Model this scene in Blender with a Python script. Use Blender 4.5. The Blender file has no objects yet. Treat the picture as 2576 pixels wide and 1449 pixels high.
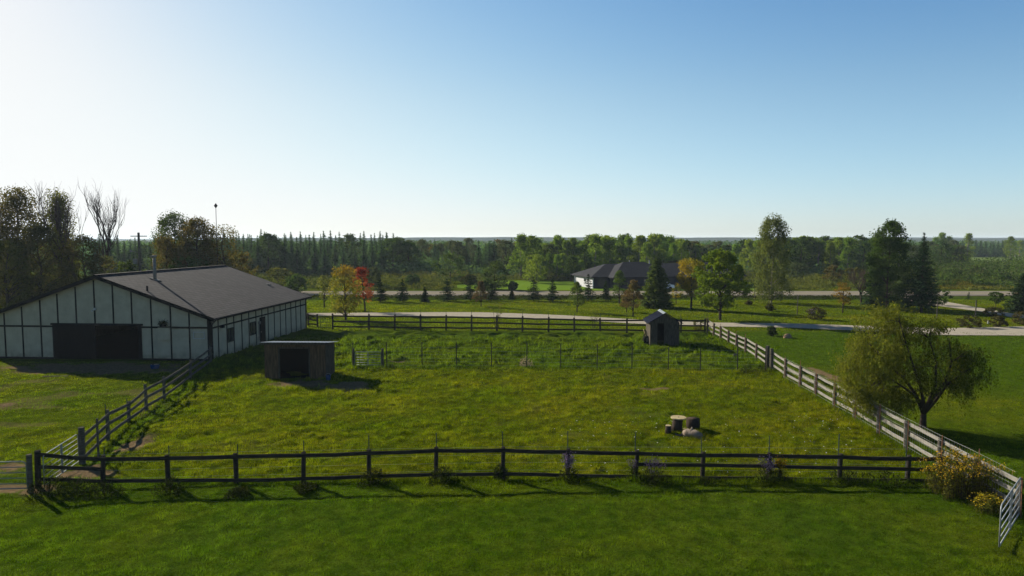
import bpy, math, random
import numpy as np
from mathutils import Vector
from math import sin, cos, pi, radians, sqrt, atan2

sc = bpy.context.scene
col = sc.collection
rng = np.random.default_rng(7)
random.seed(7)

# ------------------------------------------------------------------ camera, sky, sun, exposure
CAMH = 9.0
F = 1717.0
PITCH = math.atan((724.5 - 603.0) / F)
cam_d = bpy.data.cameras.new('camera')
cam = bpy.data.objects.new('camera', cam_d)
col.objects.link(cam)
cam.location = (0, 0, CAMH)
cam.rotation_euler = (pi / 2 - PITCH, 0, 0)
cam_d.sensor_width = 36
cam_d.lens = 36 * F / 2576
cam_d.clip_end = 20000
sc.camera = cam

SUN_EL = radians(24.5)
SUN_AZ_VEC = Vector((-0.77, 0.64, 0)).normalized()      # towards the sun, on the ground
world = bpy.data.worlds.new("World")
sc.world = world
world.use_nodes = True
wn = world.node_tree.nodes
wl = world.node_tree.links
bgn = wn['Background']
sky = wn.new('ShaderNodeTexSky')
sky.sky_type = 'NISHITA'
sky.sun_disc = False
sky.sun_elevation = SUN_EL
# rotation 0 puts the sun at +Y; positive turns it clockwise (towards +X)
sky.sun_rotation = atan2(SUN_AZ_VEC.x, SUN_AZ_VEC.y)
sky.altitude = 200
sky.air_density = 1.0
sky.dust_density = 0.4
sky.ozone_density = 2.2
# grade of the real sky: glow rolled off softly, and a cooler horizon
K = SKY_K = 0.136
def wnode(op, a, b):
    q = wn.new('ShaderNodeVectorMath'); q.operation = op
    for i, z in enumerate((a, b)):
        if isinstance(z, tuple): q.inputs[i].default_value = z
        else: wl.new(z, q.inputs[i])
    return q.outputs[0]
c0 = wnode('MULTIPLY', sky.outputs[0], (0.885 * K, 1.01 * K, 1.085 * K))
c0 = wnode('POWER', c0, (1.78, 1.64, 1.42))
c0 = wnode('MULTIPLY', c0, (3.9, 2.35, 1.92))
geo = wn.new('ShaderNodeTexCoord'); sp = wn.new('ShaderNodeSeparateXYZ'); wl.new(geo.outputs['Generated'], sp.inputs[0])
mr = wn.new('ShaderNodeMapRange'); mr.interpolation_type = 'SMOOTHSTEP'
wl.new(sp.outputs[2], mr.inputs[0]); mr.inputs[1].default_value = 0.0; mr.inputs[2].default_value = 0.22; mr.inputs[3].default_value = 1.0; mr.inputs[4].default_value = 0.0
tm = wn.new('ShaderNodeMix'); tm.data_type = 'RGBA'; wl.new(mr.outputs[0], tm.inputs[0])
tm.inputs[6].default_value = (1, 1, 1, 1); tm.inputs[7].default_value = (0.58, 0.90, 1.35, 1)
c0 = wnode('MULTIPLY', c0, tm.outputs[2])
c0 = wnode('POWER', (0.36788, 0.36788, 0.36788), c0)
c0 = wnode('SUBTRACT', (0.98, 1.0, 1.0), c0)
c0 = wnode('MAXIMUM', c0, (0.0, 0.0, 0.0))
c0 = wnode('MULTIPLY', c0, (1 / K, 1 / K, 1 / K))
wl.new(c0, bgn.inputs[0])
bgn.inputs[1].default_value = 0.05
sun_d = bpy.data.lights.new('sun', 'SUN')
sun = bpy.data.objects.new('sun', sun_d)
col.objects.link(sun)
sun_d.energy = 5.0
sun_d.angle = radians(0.5)
sun_d.color = (1.0, 0.92, 0.78)
sdir = Vector((SUN_AZ_VEC.x * cos(SUN_EL), SUN_AZ_VEC.y * cos(SUN_EL), sin(SUN_EL)))
sun.rotation_euler = sdir.to_track_quat('Z', 'Y').to_euler()
sun.location = sdir * 60
sc.view_settings.view_transform = 'Standard'
sc.view_settings.look = 'None'
sc.view_settings.exposure = 1.42
sc.view_settings.gamma = 1.0
sc.cycles.max_bounces = 6
sc.cycles.transparent_max_bounces = 8
sc.cycles.volume_bounces = 0

# ------------------------------------------------------------------ helpers: pixel (2576 x 1449) to ground
CP, SP = cos(PITCH), sin(PITCH)
def ray(px, py):
    a = (px - 1288) / F
    b = -(py - 724.5) / F
    return Vector((a, CP + b * SP, -SP + b * CP))
def G(px, py, z=0.0):
    r = ray(px, py)
    t = (z - CAMH) / r.z
    return Vector((r.x * t, r.y * t, z))
def X(px, y, z=0.0):
    "world x at depth y for pixel column px"
    return (px - 1288) / F * (y * CP + (CAMH - z) * SP)
def Z(py, y):
    "height at depth y whose picture row is py"
    b = -(py - 724.5) / F
    return CAMH + y * (-SP + b * CP) / (CP + b * SP)

# ------------------------------------------------------------------ tags and tree of objects
def tag(o, label=None, cat=None, group=None, kind=None):
    if label: o['label'] = label
    if cat: o['category'] = cat
    if group: o['group'] = group
    if kind: o['kind'] = kind
    return o
def empty(name, loc=(0, 0, 0), rz=0.0, label=None, cat=None, group=None):
    o = bpy.data.objects.new(name, None)
    o.empty_display_size = 0.2
    col.objects.link(o)
    o.location = loc
    o.rotation_euler = (0, 0, rz)
    return tag(o, label, cat, group)
def copy_tree(o, parent=None):
    c = o.copy()
    col.objects.link(c)
    c.parent = parent
    for ch in list(o.children):
        copy_tree(ch, c)
    return c
def link(me, name, mat, parent=None):
    o = bpy.data.objects.new(name, me)
    col.objects.link(o)
    if mat is not None: me.materials.append(mat)
    if parent is not None: o.parent = parent
    return o

class MB:
    def __init__(s): s.v = []; s.f = []
    def add(s, vs, fs):
        n = len(s.v)
        s.v += [tuple(p) for p in vs]
        s.f += [tuple(i + n for i in f) for f in fs]
        return s
    def box(s, x0, x1, y0, y1, z0, z1):
        return s.add([(x0,y0,z0),(x1,y0,z0),(x1,y1,z0),(x0,y1,z0),(x0,y0,z1),(x1,y0,z1),(x1,y1,z1),(x0,y1,z1)],
                     [(0,3,2,1),(4,5,6,7),(0,1,5,4),(1,2,6,5),(2,3,7,6),(3,0,4,7)])
    def beam(s, p, q, w, h, up=(0, 0, 1)):
        "bar from p to q, w thick sideways, h high"
        p = Vector(p); q = Vector(q); d = (q - p).normalized()
        sd = d.cross(Vector(up))
        if sd.length < 1e-4: sd = d.cross(Vector((1, 0, 0)))
        sd.normalize(); u = sd.cross(d)
        a = sd * w / 2; b = u * h / 2
        vs = [p - a - b, p + a - b, p + a + b, p - a + b, q - a - b, q + a - b, q + a + b, q - a + b]
        return s.add(vs, [(0,1,2,3),(7,6,5,4),(0,4,5,1),(1,5,6,2),(2,6,7,3),(3,7,4,0)])
    def extrude(s, pts, d):
        "closed polygon pts (3D) extruded by vector d"
        n = len(pts); d = Vector(d)
        vs = [Vector(p) for p in pts] + [Vector(p) + d for p in pts]
        fs = [tuple(range(n))[::-1], tuple(range(n, 2 * n))]
        fs += [(i, (i + 1) % n, n + (i + 1) % n, n + i) for i in range(n)]
        return s.add(vs, fs)
    def tube(s, pts, r, n=6):
        pts = [Vector(p) for p in pts]
        if not hasattr(r, '__len__'): r = [r] * len(pts)
        base = len(s.v)
        ref = Vector((0.3, 1, 0.1)).normalized()
        for i, p in enumerate(pts):
            d = (pts[min(i + 1, len(pts) - 1)] - pts[max(i - 1, 0)])
            if d.length < 1e-6: d = Vector((0, 0, 1))
            d.normalize()
            a = d.cross(ref)
            if a.length < 0.05: a = d.cross(Vector((1, 0, 0)))
            a.normalize(); b = d.cross(a)
            for k in range(n):
                t = 2 * pi * k / n
                s.v.append(tuple(p + a * cos(t) * r[i] + b * sin(t) * r[i]))
        for i in range(len(pts) - 1):
            for k in range(n):
                k2 = (k + 1) % n
                s.f.append((base + i*n + k, base + i*n + k2, base + (i+1)*n + k2, base + (i+1)*n + k))
        s.f.append(tuple(base + k for k in range(n))[::-1])
        s.f.append(tuple(base + (len(pts)-1)*n + k for k in range(n)))
        return s
    def build(s, name, mat, parent=None, smooth=False):
        me = bpy.data.meshes.new(name)
        me.from_pydata(s.v, [], s.f)
        me.update()
        if smooth:
            me.polygons.foreach_set('use_smooth', [True] * len(me.polygons))
        return link(me, name, mat, parent)

def np_mesh(name, V, nper, tint=None, extra=None):
    "mesh from V (N*nper,3): one polygon per nper vertices"
    n = len(V); m = n // nper
    me = bpy.data.meshes.new(name)
    me.vertices.add(n)
    me.vertices.foreach_set('co', np.ascontiguousarray(V, dtype=np.float32).ravel())
    me.loops.add(n)
    me.loops.foreach_set('vertex_index', np.arange(n, dtype=np.int32))
    me.polygons.add(m)
    me.polygons.foreach_set('loop_start', np.arange(0, n, nper, dtype=np.int32))
    me.update(calc_edges=True)
    if tint is not None:
        a = me.attributes.new('tint', 'FLOAT', 'POINT')
        a.data.foreach_set('value', np.repeat(tint, nper).astype(np.float32))
    if extra is not None:
        a = me.color_attributes.new('zone', 'FLOAT_COLOR', 'POINT')
        a.data.foreach_set('color', np.repeat(extra, nper, axis=0).astype(np.float32).ravel())
    return me

def nrm(A): return A / np.maximum(np.linalg.norm(A, axis=1, keepdims=True), 1e-6)
def quads(P, S, N, aspect=0.6, A=None, r=rng):
    N = nrm(N)
    if A is None: A = r.normal(size=P.shape)
    a = nrm(A - N * np.sum(A * N, axis=1, keepdims=True))
    b = np.cross(N, a)
    S = S.reshape(-1, 1)
    V = np.stack([P - a * S, P + b * S * aspect, P + a * S, P - b * S * aspect], axis=1)
    return V.reshape(-1, 3)

# value noise
_perm = np.random.default_rng(3).random((256, 256))
def vnoise(x, y, s=1.0, off=0.0):
    x = np.asarray(x) / s + 500.3 + off; y = np.asarray(y) / s + 711.7 + off
    xi = np.floor(x).astype(int); yi = np.floor(y).astype(int)
    fx = x - xi; fy = y - yi
    fx = fx*fx*(3-2*fx); fy = fy*fy*(3-2*fy)
    g = lambda i, j: _perm[i % 256, j % 256]
    return (g(xi, yi)*(1-fx)+g(xi+1, yi)*fx)*(1-fy) + (g(xi, yi+1)*(1-fx)+g(xi+1, yi+1)*fx)*fy

# ------------------------------------------------------------------ materials
def newmat(name):
    m = bpy.data.materials.new(name); m.use_nodes = True
    nt = m.node_tree
    return m, nt, nt.nodes, nt.links, nt.nodes['Principled BSDF']
def rampish(nt, fac, c1, c2):
    mx = nt.nodes.new('ShaderNodeMix'); mx.data_type = 'RGBA'
    nt.links.new(fac, mx.inputs[0])
    for k, c in ((6, c1), (7, c2)):
        if isinstance(c, tuple): mx.inputs[k].default_value = (*c, 1)
        else: nt.links.new(c, mx.inputs[k])
    return mx.outputs[2]
def noise(nt, scale, detail=3, vec=None, rough=0.6):
    n = nt.nodes.new('ShaderNodeTexNoise'); n.inputs['Scale'].default_value = scale
    n.inputs['Detail'].default_value = detail; n.inputs['Roughness'].default_value = rough
    if vec is not None: nt.links.new(vec, n.inputs['Vector'])
    return n.outputs['Fac']
def mathn(nt, op, a, b=None, clamp=False):
    m = nt.nodes.new('ShaderNodeMath'); m.operation = op; m.use_clamp = clamp
    for k, q in enumerate((a, b)):
        if q is None: continue
        if isinstance(q, (int, float)): m.inputs[k].default_value = q
        else: nt.links.new(q, m.inputs[k])
    return m.outputs[0]
def stretch(nt, fac, lo, hi):
    m = nt.nodes.new('ShaderNodeMapRange')
    nt.links.new(fac, m.inputs[0]); m.inputs[1].default_value = lo; m.inputs[2].default_value = hi
    return m.outputs[0]
def objco(nt, scale=(1, 1, 1)):
    t = nt.nodes.new('ShaderNodeTexCoord'); mp = nt.nodes.new('ShaderNodeMapping')
    nt.links.new(t.outputs['Object'], mp.inputs[0]); mp.inputs['Scale'].default_value = scale
    return mp.outputs[0]
def plain(name, c1, c2=None, scale=4, rough=0.85, stretchv=(1, 1, 1), bump=0.0, metal=0.0, spec=0.0):
    m, nt, n, l, b = newmat(name)
    b.inputs['Roughness'].default_value = rough
    b.inputs['Metallic'].default_value = metal
    b.inputs['Specular IOR Level'].default_value = spec
    co = objco(nt, stretchv)
    f = noise(nt, scale, 5, co)
    l.new(rampish(nt, stretch(nt, f, 0.3, 0.7), c1, c2 or tuple(q * 0.7 for q in c1)), b.inputs['Base Color'])
    if bump:
        bp = n.new('ShaderNodeBump'); bp.inputs['Strength'].default_value = bump; bp.inputs['Distance'].default_value = 0.02
        l.new(f, bp.inputs['Height']); l.new(bp.outputs[0], b.inputs['Normal'])
    return m
def leafmat(name, c1, c2, trans=0.4, tgain=(1.5, 1.35, 0.7), objvar=0.35):
    m, nt, n, l, b = newmat(name)
    n.remove(b)
    out = n['Material Output']
    at = n.new('ShaderNodeAttribute'); at.attribute_name = 'tint'
    c = rampish(nt, at.outputs['Fac'], c1, c2)
    oi = n.new('ShaderNodeObjectInfo')
    k = mathn(nt, 'ADD', mathn(nt, 'MULTIPLY', oi.outputs['Random'], objvar), 1 - objvar / 2)
    hsv = n.new('ShaderNodeHueSaturation'); l.new(c, hsv.inputs['Color']); l.new(k, hsv.inputs['Value'])
    hv = mathn(nt, 'ADD', mathn(nt, 'MULTIPLY', mathn(nt, 'FRACT', mathn(nt, 'MULTIPLY', oi.outputs['Random'], 7.3)), 0.03), 0.487)
    l.new(hv, hsv.inputs['Hue'])
    d = n.new('ShaderNodeBsdfDiffuse'); l.new(hsv.outputs[0], d.inputs[0])
    vm = n.new('ShaderNodeVectorMath'); vm.operation = 'MULTIPLY'
    l.new(hsv.outputs[0], vm.inputs[0]); vm.inputs[1].default_value = tgain
    t = n.new('ShaderNodeBsdfTranslucent'); l.new(vm.outputs[0], t.inputs[0])
    mx = n.new('ShaderNodeMixShader'); mx.inputs[0].default_value = trans
    l.new(d.outputs[0], mx.inputs[1]); l.new(t.outputs[0], mx.inputs[2])
    l.new(mx.outputs[0], out.inputs[0])
    return m

def ground_color(nt, fine=True):
    "shared by soil sheet and blades: zone.r dry, zone.g bare dirt, zone.b lush"
    at = nt.nodes.new('ShaderNodeAttribute'); at.attribute_name = 'zone'
    sep = nt.nodes.new('ShaderNodeSeparateColor'); nt.links.new(at.outputs['Color'], sep.inputs[0])
    co = objco(nt)
    big = stretch(nt, noise(nt, 0.22, 4, co), 0.35, 0.65)
    mid = stretch(nt, noise(nt, 1.6, 6, co, 0.7), 0.36, 0.64)
    c = rampish(nt, mid, (0.027, 0.053, 0.0013), (0.050, 0.078, 0.0023))
    yel = rampish(nt, mid, (0.078, 0.096, 0.0035), (0.118, 0.108, 0.006))
    dry = mathn(nt, 'MULTIPLY', sep.outputs[0], mathn(nt, 'ADD', mathn(nt, 'MULTIPLY', big, 0.9), 0.35), clamp=True)
    c = rampish(nt, dry, c, yel)
    lush = rampish(nt, mid, (0.022, 0.050, 0.003), (0.052, 0.088, 0.007))
    c = rampish(nt, sep.outputs[2], c, lush)
    return c, sep.outputs[1], co, mid

def make_ground_mat():
    m, nt, n, l, b = newmat('turf_soil')
    c, dirt, co, mid = ground_color(nt)
    fine = noise(nt, 14, 5, co)
    c = rampish(nt, stretch(nt, fine, 0.35, 0.7), c, rampish(nt, mid, (0.010, 0.018, 0.0015), (0.018, 0.024, 0.002)))
    dc = rampish(nt, stretch(nt, noise(nt, 5, 5, co), 0.3, 0.7), (0.13, 0.09, 0.05), (0.06, 0.042, 0.022))
    dm = mathn(nt, 'MULTIPLY', dirt, mathn(nt, 'ADD', mathn(nt, 'MULTIPLY', fine, 1.4), 0.35), clamp=True)
    c = rampish(nt, dm, c, dc)
    l.new(c, b.inputs['Base Color'])
    b.inputs['Roughness'].default_value = 1; b.inputs['Specular IOR Level'].default_value = 0.0
    bp = n.new('ShaderNodeBump'); bp.inputs['Strength'].default_value = 0.6; bp.inputs['Distance'].default_value = 0.06
    l.new(fine, bp.inputs['Height']); l.new(bp.outputs[0], b.inputs['Normal'])
    return m
def make_blade_mat():
    m, nt, n, l, b = newmat('grass_blades')
    n.remove(b)
    c, dirt, co, mid = ground_color(nt)
    at = n.new('ShaderNodeAttribute'); at.attribute_name = 'tint'
    hsv = n.new('ShaderNodeHueSaturation'); l.new(c, hsv.inputs['Color'])
    l.new(mathn(nt, 'ADD', mathn(nt, 'MULTIPLY', at.outputs['Fac'], 1.5), 0.35), hsv.inputs['Value'])
    d = n.new('ShaderNodeBsdfDiffuse'); l.new(hsv.outputs[0], d.inputs[0])
    vm = n.new('ShaderNodeVectorMath'); vm.operation = 'MULTIPLY'
    l.new(hsv.outputs[0], vm.inputs[0]); vm.inputs[1].default_value = (1.5, 1.5, 0.7)
    t = n.new('ShaderNodeBsdfTranslucent'); l.new(vm.outputs[0], t.inputs[0])
    mx = n.new('ShaderNodeMixShader'); mx.inputs[0].default_value = 0.45
    l.new(d.outputs[0], mx.inputs[1]); l.new(t.outputs[0], mx.inputs[2])
    l.new(mx.outputs[0], n['Material Output'].inputs[0])
    return m
M = {}
M['ground'] = make_ground_mat()
M['blade'] = make_blade_mat()
M['gravel'] = plain('gravel', (0.26, 0.23, 0.175), (0.18, 0.16, 0.122), 2.2, 0.95, bump=0.3)
M['asphalt'] = plain('asphalt', (0.15, 0.134, 0.106), (0.12, 0.107, 0.086), 0.5, 0.9)
M['verge'] = plain('gravel_verge', (0.14, 0.125, 0.095), (0.09, 0.085, 0.06), 1.5, 0.95)
M['wood'] = plain('weathered_wood', (0.10, 0.09, 0.072), (0.036, 0.032, 0.026), 3, 0.9, (1.2, 1.2, 9), bump=0.3)
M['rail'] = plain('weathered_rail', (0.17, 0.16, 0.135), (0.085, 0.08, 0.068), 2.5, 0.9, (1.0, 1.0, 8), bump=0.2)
M['dark_rail'] = plain('backlit_dark_rail', (0.036, 0.032, 0.026), (0.016, 0.014, 0.012), 3, 0.9, (1.0, 1.0, 8), bump=0.2)  # darker copy of the rail wood; backlit shade is put into the colour
M['mid_rail'] = plain('shaded_rail', (0.10, 0.092, 0.078), (0.045, 0.041, 0.035), 2.5, 0.9, (1.0, 1.0, 8), bump=0.2)  # rail wood with the left fence's shaded side put into the colour
M['steel'] = plain('galvanised_steel', (0.22, 0.235, 0.235), (0.15, 0.16, 0.16), 8, 0.55, metal=0.4)
M['rust'] = plain('rusty_stake', (0.17, 0.08, 0.04), (0.08, 0.05, 0.035), 6, 0.8)
M['stake'] = plain('green_stake', (0.035, 0.05, 0.04), (0.02, 0.03, 0.025), 6, 0.7)
M['wire'] = plain('fence_wire', (0.30, 0.31, 0.30), None, 6, 0.5, metal=0.6)
M['stucco'] = plain('white_stucco', (0.335, 0.305, 0.225), (0.25, 0.228, 0.168), 1.3, 0.9, bump=0.15)
def add_grime(m):
    nt = m.node_tree; b = nt.nodes['Principled BSDF']; src = b.inputs['Base Color'].links[0].from_socket
    t = nt.nodes.new('ShaderNodeTexCoord'); sp_ = nt.nodes.new('ShaderNodeSeparateXYZ'); nt.links.new(t.outputs['Object'], sp_.inputs[0])
    z = stretch(nt, sp_.outputs[2], 0.75, 0.0)
    f = mathn(nt, 'MULTIPLY', mathn(nt, 'MULTIPLY', z, stretch(nt, noise(nt, 2.5, 6, t.outputs['Object']), 0.3, 0.65)), 0.75, clamp=True)
    streak = stretch(nt, noise(nt, 3.0, 4, objco(nt, (2.5, 2.5, 0.25))), 0.55, 0.8)
    f2 = mathn(nt, 'ADD', f, mathn(nt, 'MULTIPLY', streak, 0.22), clamp=True)
    nt.links.new(rampish(nt, f2, src, (0.075, 0.062, 0.042)), b.inputs['Base Color'])
add_grime(M['stucco'])
M['timber'] = plain('black_timber', (0.010, 0.010, 0.009), (0.016, 0.015, 0.014), 5, 0.8)
M['door'] = plain('dark_barn_door', (0.010, 0.0095, 0.009), (0.006, 0.006, 0.006), 4, 0.8, (6, 6, 1))
M['dark'] = plain('dark_interior', (0.006, 0.006, 0.006), (0.01, 0.009, 0.008), 2, 1)  # near-black colour, paints interior shade onto floors and rear walls
M['glass'] = plain('window_glass', (0.03, 0.035, 0.04), None, 2, 0.1, spec=0.6)
M['zinc'] = plain('zinc_flue', (0.20, 0.19, 0.17), (0.10, 0.095, 0.085), 6, 0.7, metal=0.2)
M['black'] = plain('black_metal', (0.02, 0.02, 0.022), None, 6, 0.6)
M['white'] = plain('white_paint', (0.36, 0.36, 0.34), (0.3, 0.3, 0.28), 3, 0.6)
M['blue'] = plain('blue_plastic', (0.015, 0.045, 0.12), None, 3, 0.5)
M['bark'] = plain('bark', (0.045, 0.034, 0.026), (0.02, 0.016, 0.013), 6, 0.95, (3, 3, 0.6), bump=0.5)
M['birchbark'] = plain('birch_bark', (0.20, 0.18, 0.14), (0.09, 0.08, 0.06), 5, 0.8, (1, 1, 3))
M['deadbark'] = plain('dead_bark', (0.055, 0.040, 0.034), (0.03, 0.023, 0.02), 6, 0.9)
M['stone'] = plain('fieldstone', (0.22, 0.15, 0.09), (0.14, 0.10, 0.065), 3, 0.9, bump=0.5)
M['cutwood'] = plain('cut_wood', (0.30, 0.25, 0.14), (0.2, 0.16, 0.09), 5, 0.85)
M['rubber'] = plain('tyre_rubber', (0.02, 0.02, 0.02), None, 6, 0.8)
M['shedwood'] = plain('shed_boards', (0.085, 0.074, 0.058), (0.020, 0.018, 0.015), 3.0, 0.95, (5, 5, 0.7), bump=0.4)
M['grime'] = plain('grimy_plywood', (0.125, 0.080, 0.046), (0.032, 0.023, 0.015), 2.5, 0.95, (4, 4, 0.5))
M['roofblue'] = plain('dark_blue_metal_roof', (0.020, 0.022, 0.035), (0.013, 0.015, 0.026), 3, 0.45, metal=0.3)
M['zincroof'] = plain('galvanised_sheet', (0.20, 0.22, 0.23), (0.13, 0.145, 0.155), 2, 0.45, metal=0.5)
M['carpaint'] = plain('white_car_paint', (0.8, 0.8, 0.8), (0.75, 0.75, 0.75), 1, 0.3, spec=0.5)

def shingle_mat(name, c1, c2, mort, roughn=0.9):
    m, nt, n, l, b = newmat(name)
    t = n.new('ShaderNodeTexCoord')
    mp = n.new('ShaderNodeMapping'); mp.inputs['Rotation'].default_value = (0, 0, pi / 2)
    l.new(t.outputs['Object'], mp.inputs[0])
    br = n.new('ShaderNodeTexBrick'); l.new(mp.outputs[0], br.inputs['Vector'])
    br.inputs['Scale'].default_value = 1.0
    br.inputs['Brick Width'].default_value = 0.6; br.inputs['Row Height'].default_value = 0.30
    br.inputs['Mortar Size'].default_value = 0.035; br.inputs['Mortar Smooth'].default_value = 0.3
    br.inputs['Color1'].default_value = (*c1, 1); br.inputs['Color2'].default_value = (*c2, 1)
    br.inputs['Mortar'].default_value = (*mort, 1)
    f = stretch(nt, noise(nt, 0.5, 5, t.outputs['Object']), 0.3, 0.7)
    hs = n.new('ShaderNodeHueSaturation'); l.new(br.outputs['Color'], hs.inputs['Color'])
    l.new(mathn(nt, 'ADD', mathn(nt, 'MULTIPLY', f, 0.35), 0.82), hs.inputs['Value'])
    l.new(hs.outputs[0], b.inputs['Base Color'])
    b.inputs['Roughness'].default_value = roughn
    b.inputs['Specular IOR Level'].default_value = 0.08
    bp = n.new('ShaderNodeBump'); bp.inputs['Strength'].default_value = 0.5; bp.inputs['Distance'].default_value = 0.02
    l.new(br.outputs['Fac'], bp.inputs['Height']); bp.invert = True
    l.new(bp.outputs[0], b.inputs['Normal'])
    return m
M['shingle'] = shingle_mat('brown_shingles', (0.036, 0.032, 0.033), (0.022, 0.020, 0.021), (0.004, 0.004, 0.004))
M['darkshingle'] = shingle_mat('charcoal_shingles', (0.020, 0.020, 0.023), (0.015, 0.015, 0.018), (0.010, 0.010, 0.012))

L = {
 'gold': leafmat('meadow_gold', (0.060, 0.075, 0.008), (0.150, 0.135, 0.012), 0.35),
 'spruce': leafmat('spruce_needles', (0.010, 0.022, 0.009), (0.024, 0.044, 0.014), 0.18),
 'fspruce': leafmat('forest_spruce', (0.030, 0.066, 0.028), (0.070, 0.122, 0.046), 0.32),
 'pine': leafmat('pine_needles', (0.036, 0.066, 0.014), (0.075, 0.105, 0.020), 0.3),
 'brownpine': leafmat('browning_pine', (0.050, 0.055, 0.018), (0.13, 0.075, 0.038), 0.3),
 'poplar': leafmat('poplar_leaves', (0.050, 0.096, 0.011), (0.130, 0.190, 0.020), 0.45),
 'darkleaf': leafmat('dark_leaves', (0.018, 0.038, 0.008), (0.050, 0.080, 0.014), 0.36),
 'greyleaf': leafmat('grey_green_leaves', (0.032, 0.045, 0.018), (0.066, 0.080, 0.032), 0.32),
 'olive': leafmat('olive_leaves', (0.040, 0.052, 0.009), (0.082, 0.084, 0.015), 0.4),
 'brown': leafmat('browning_leaves', (0.036, 0.046, 0.012), (0.078, 0.060, 0.019), 0.42),
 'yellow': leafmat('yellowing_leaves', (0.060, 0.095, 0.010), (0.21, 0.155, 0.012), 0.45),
 'maple': leafmat('turning_maple', (0.075, 0.105, 0.012), (0.17, 0.105, 0.016), 0.45),
 'red': leafmat('red_maple', (0.17, 0.026, 0.014), (0.27, 0.095, 0.022), 0.40, (1.2, 1.0, 0.8)),
 'locust': leafmat('locust_leaves', (0.045, 0.085, 0.007), (0.095, 0.140, 0.011), 0.45),
 'birch': leafmat('birch_leaves', (0.060, 0.080, 0.020), (0.110, 0.125, 0.030), 0.42),
 'willow': leafmat('willow_leaves', (0.028, 0.042, 0.006), (0.108, 0.112, 0.016), 0.42),
 'shrub': leafmat('dark_red_shrub', (0.030, 0.030, 0.010), (0.060, 0.055, 0.016), 0.3),
 'scrub': leafmat('scrub_leaves', (0.022, 0.042, 0.009), (0.085, 0.098, 0.018), 0.3),
 'weed': leafmat('weeds', (0.012, 0.020, 0.005), (0.032, 0.040, 0.009), 0.2),
 'goldenrod': leafmat('goldenrod_flowers', (0.13, 0.10, 0.008), (0.33, 0.21, 0.012), 0.3, (1.1, 1.0, 0.8)),
 'aster': leafmat('purple_asters', (0.065, 0.045, 0.075), (0.14, 0.105, 0.165), 0.15, (1.1, 1.0, 1.1)),
 'straw': leafmat('dry_stems', (0.20, 0.15, 0.10), (0.36, 0.28, 0.20), 0.3, (1.1, 1.0, 0.9)),
}

# ------------------------------------------------------------------ the setting: ground
LEFT_A, LEFT_B = G(207, 1168), G(533, 908)
RIGHT_A, RIGHT_B = G(2560, 1300), G(1779, 838)
def left_x(y): return LEFT_A.x + (y - LEFT_A.y) * (LEFT_B.x - LEFT_A.x) / (LEFT_B.y - LEFT_A.y)
def right_x(y): return RIGHT_A.x + (y - RIGHT_A.y) * (RIGHT_B.x - RIGHT_A.x) / (RIGHT_B.y - RIGHT_A.y)
FRONT_Y = 24.9
BACK_Y = G(1300, 833).y
MID_Y = G(1200, 925).y
def sm(a, b, x): t = np.clip((x - a) / (b - a), 0, 1); return t*t*(3-2*t)
DRY = [(2250, 985, 5.5, 3.2, .9), (2420, 1012, 4.5, 3.0, .8), (2130, 800, 9, 3.2, .95), (2085, 955, 4.5, 4.5, .6), (1740, 752, 9, 3, .8),
       (2480, 1050, 5, 3.0, .6), (1320, 930, 10, 1.5, .5), (2330, 1090, 4, 2.2, .5)]
DIRT = [(880, 972, 1.7, 1.5), (770, 965, 2.2, 1.2), (335, 1118, 0.75, 1.4), (30, 1228, 1.2, .55), (15, 1172, .8, .5), (1640, 977, 1.0, .35), (20, 1018, .7, .4),
        (225, 1192, 1.6, 0.55), (2075, 940, .5, 3), (250, 925, 7, 2.2), (1000, 908, .6, .5), (205, 1185, .7, .8), (95, 1230, .6, .6)]
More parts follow.
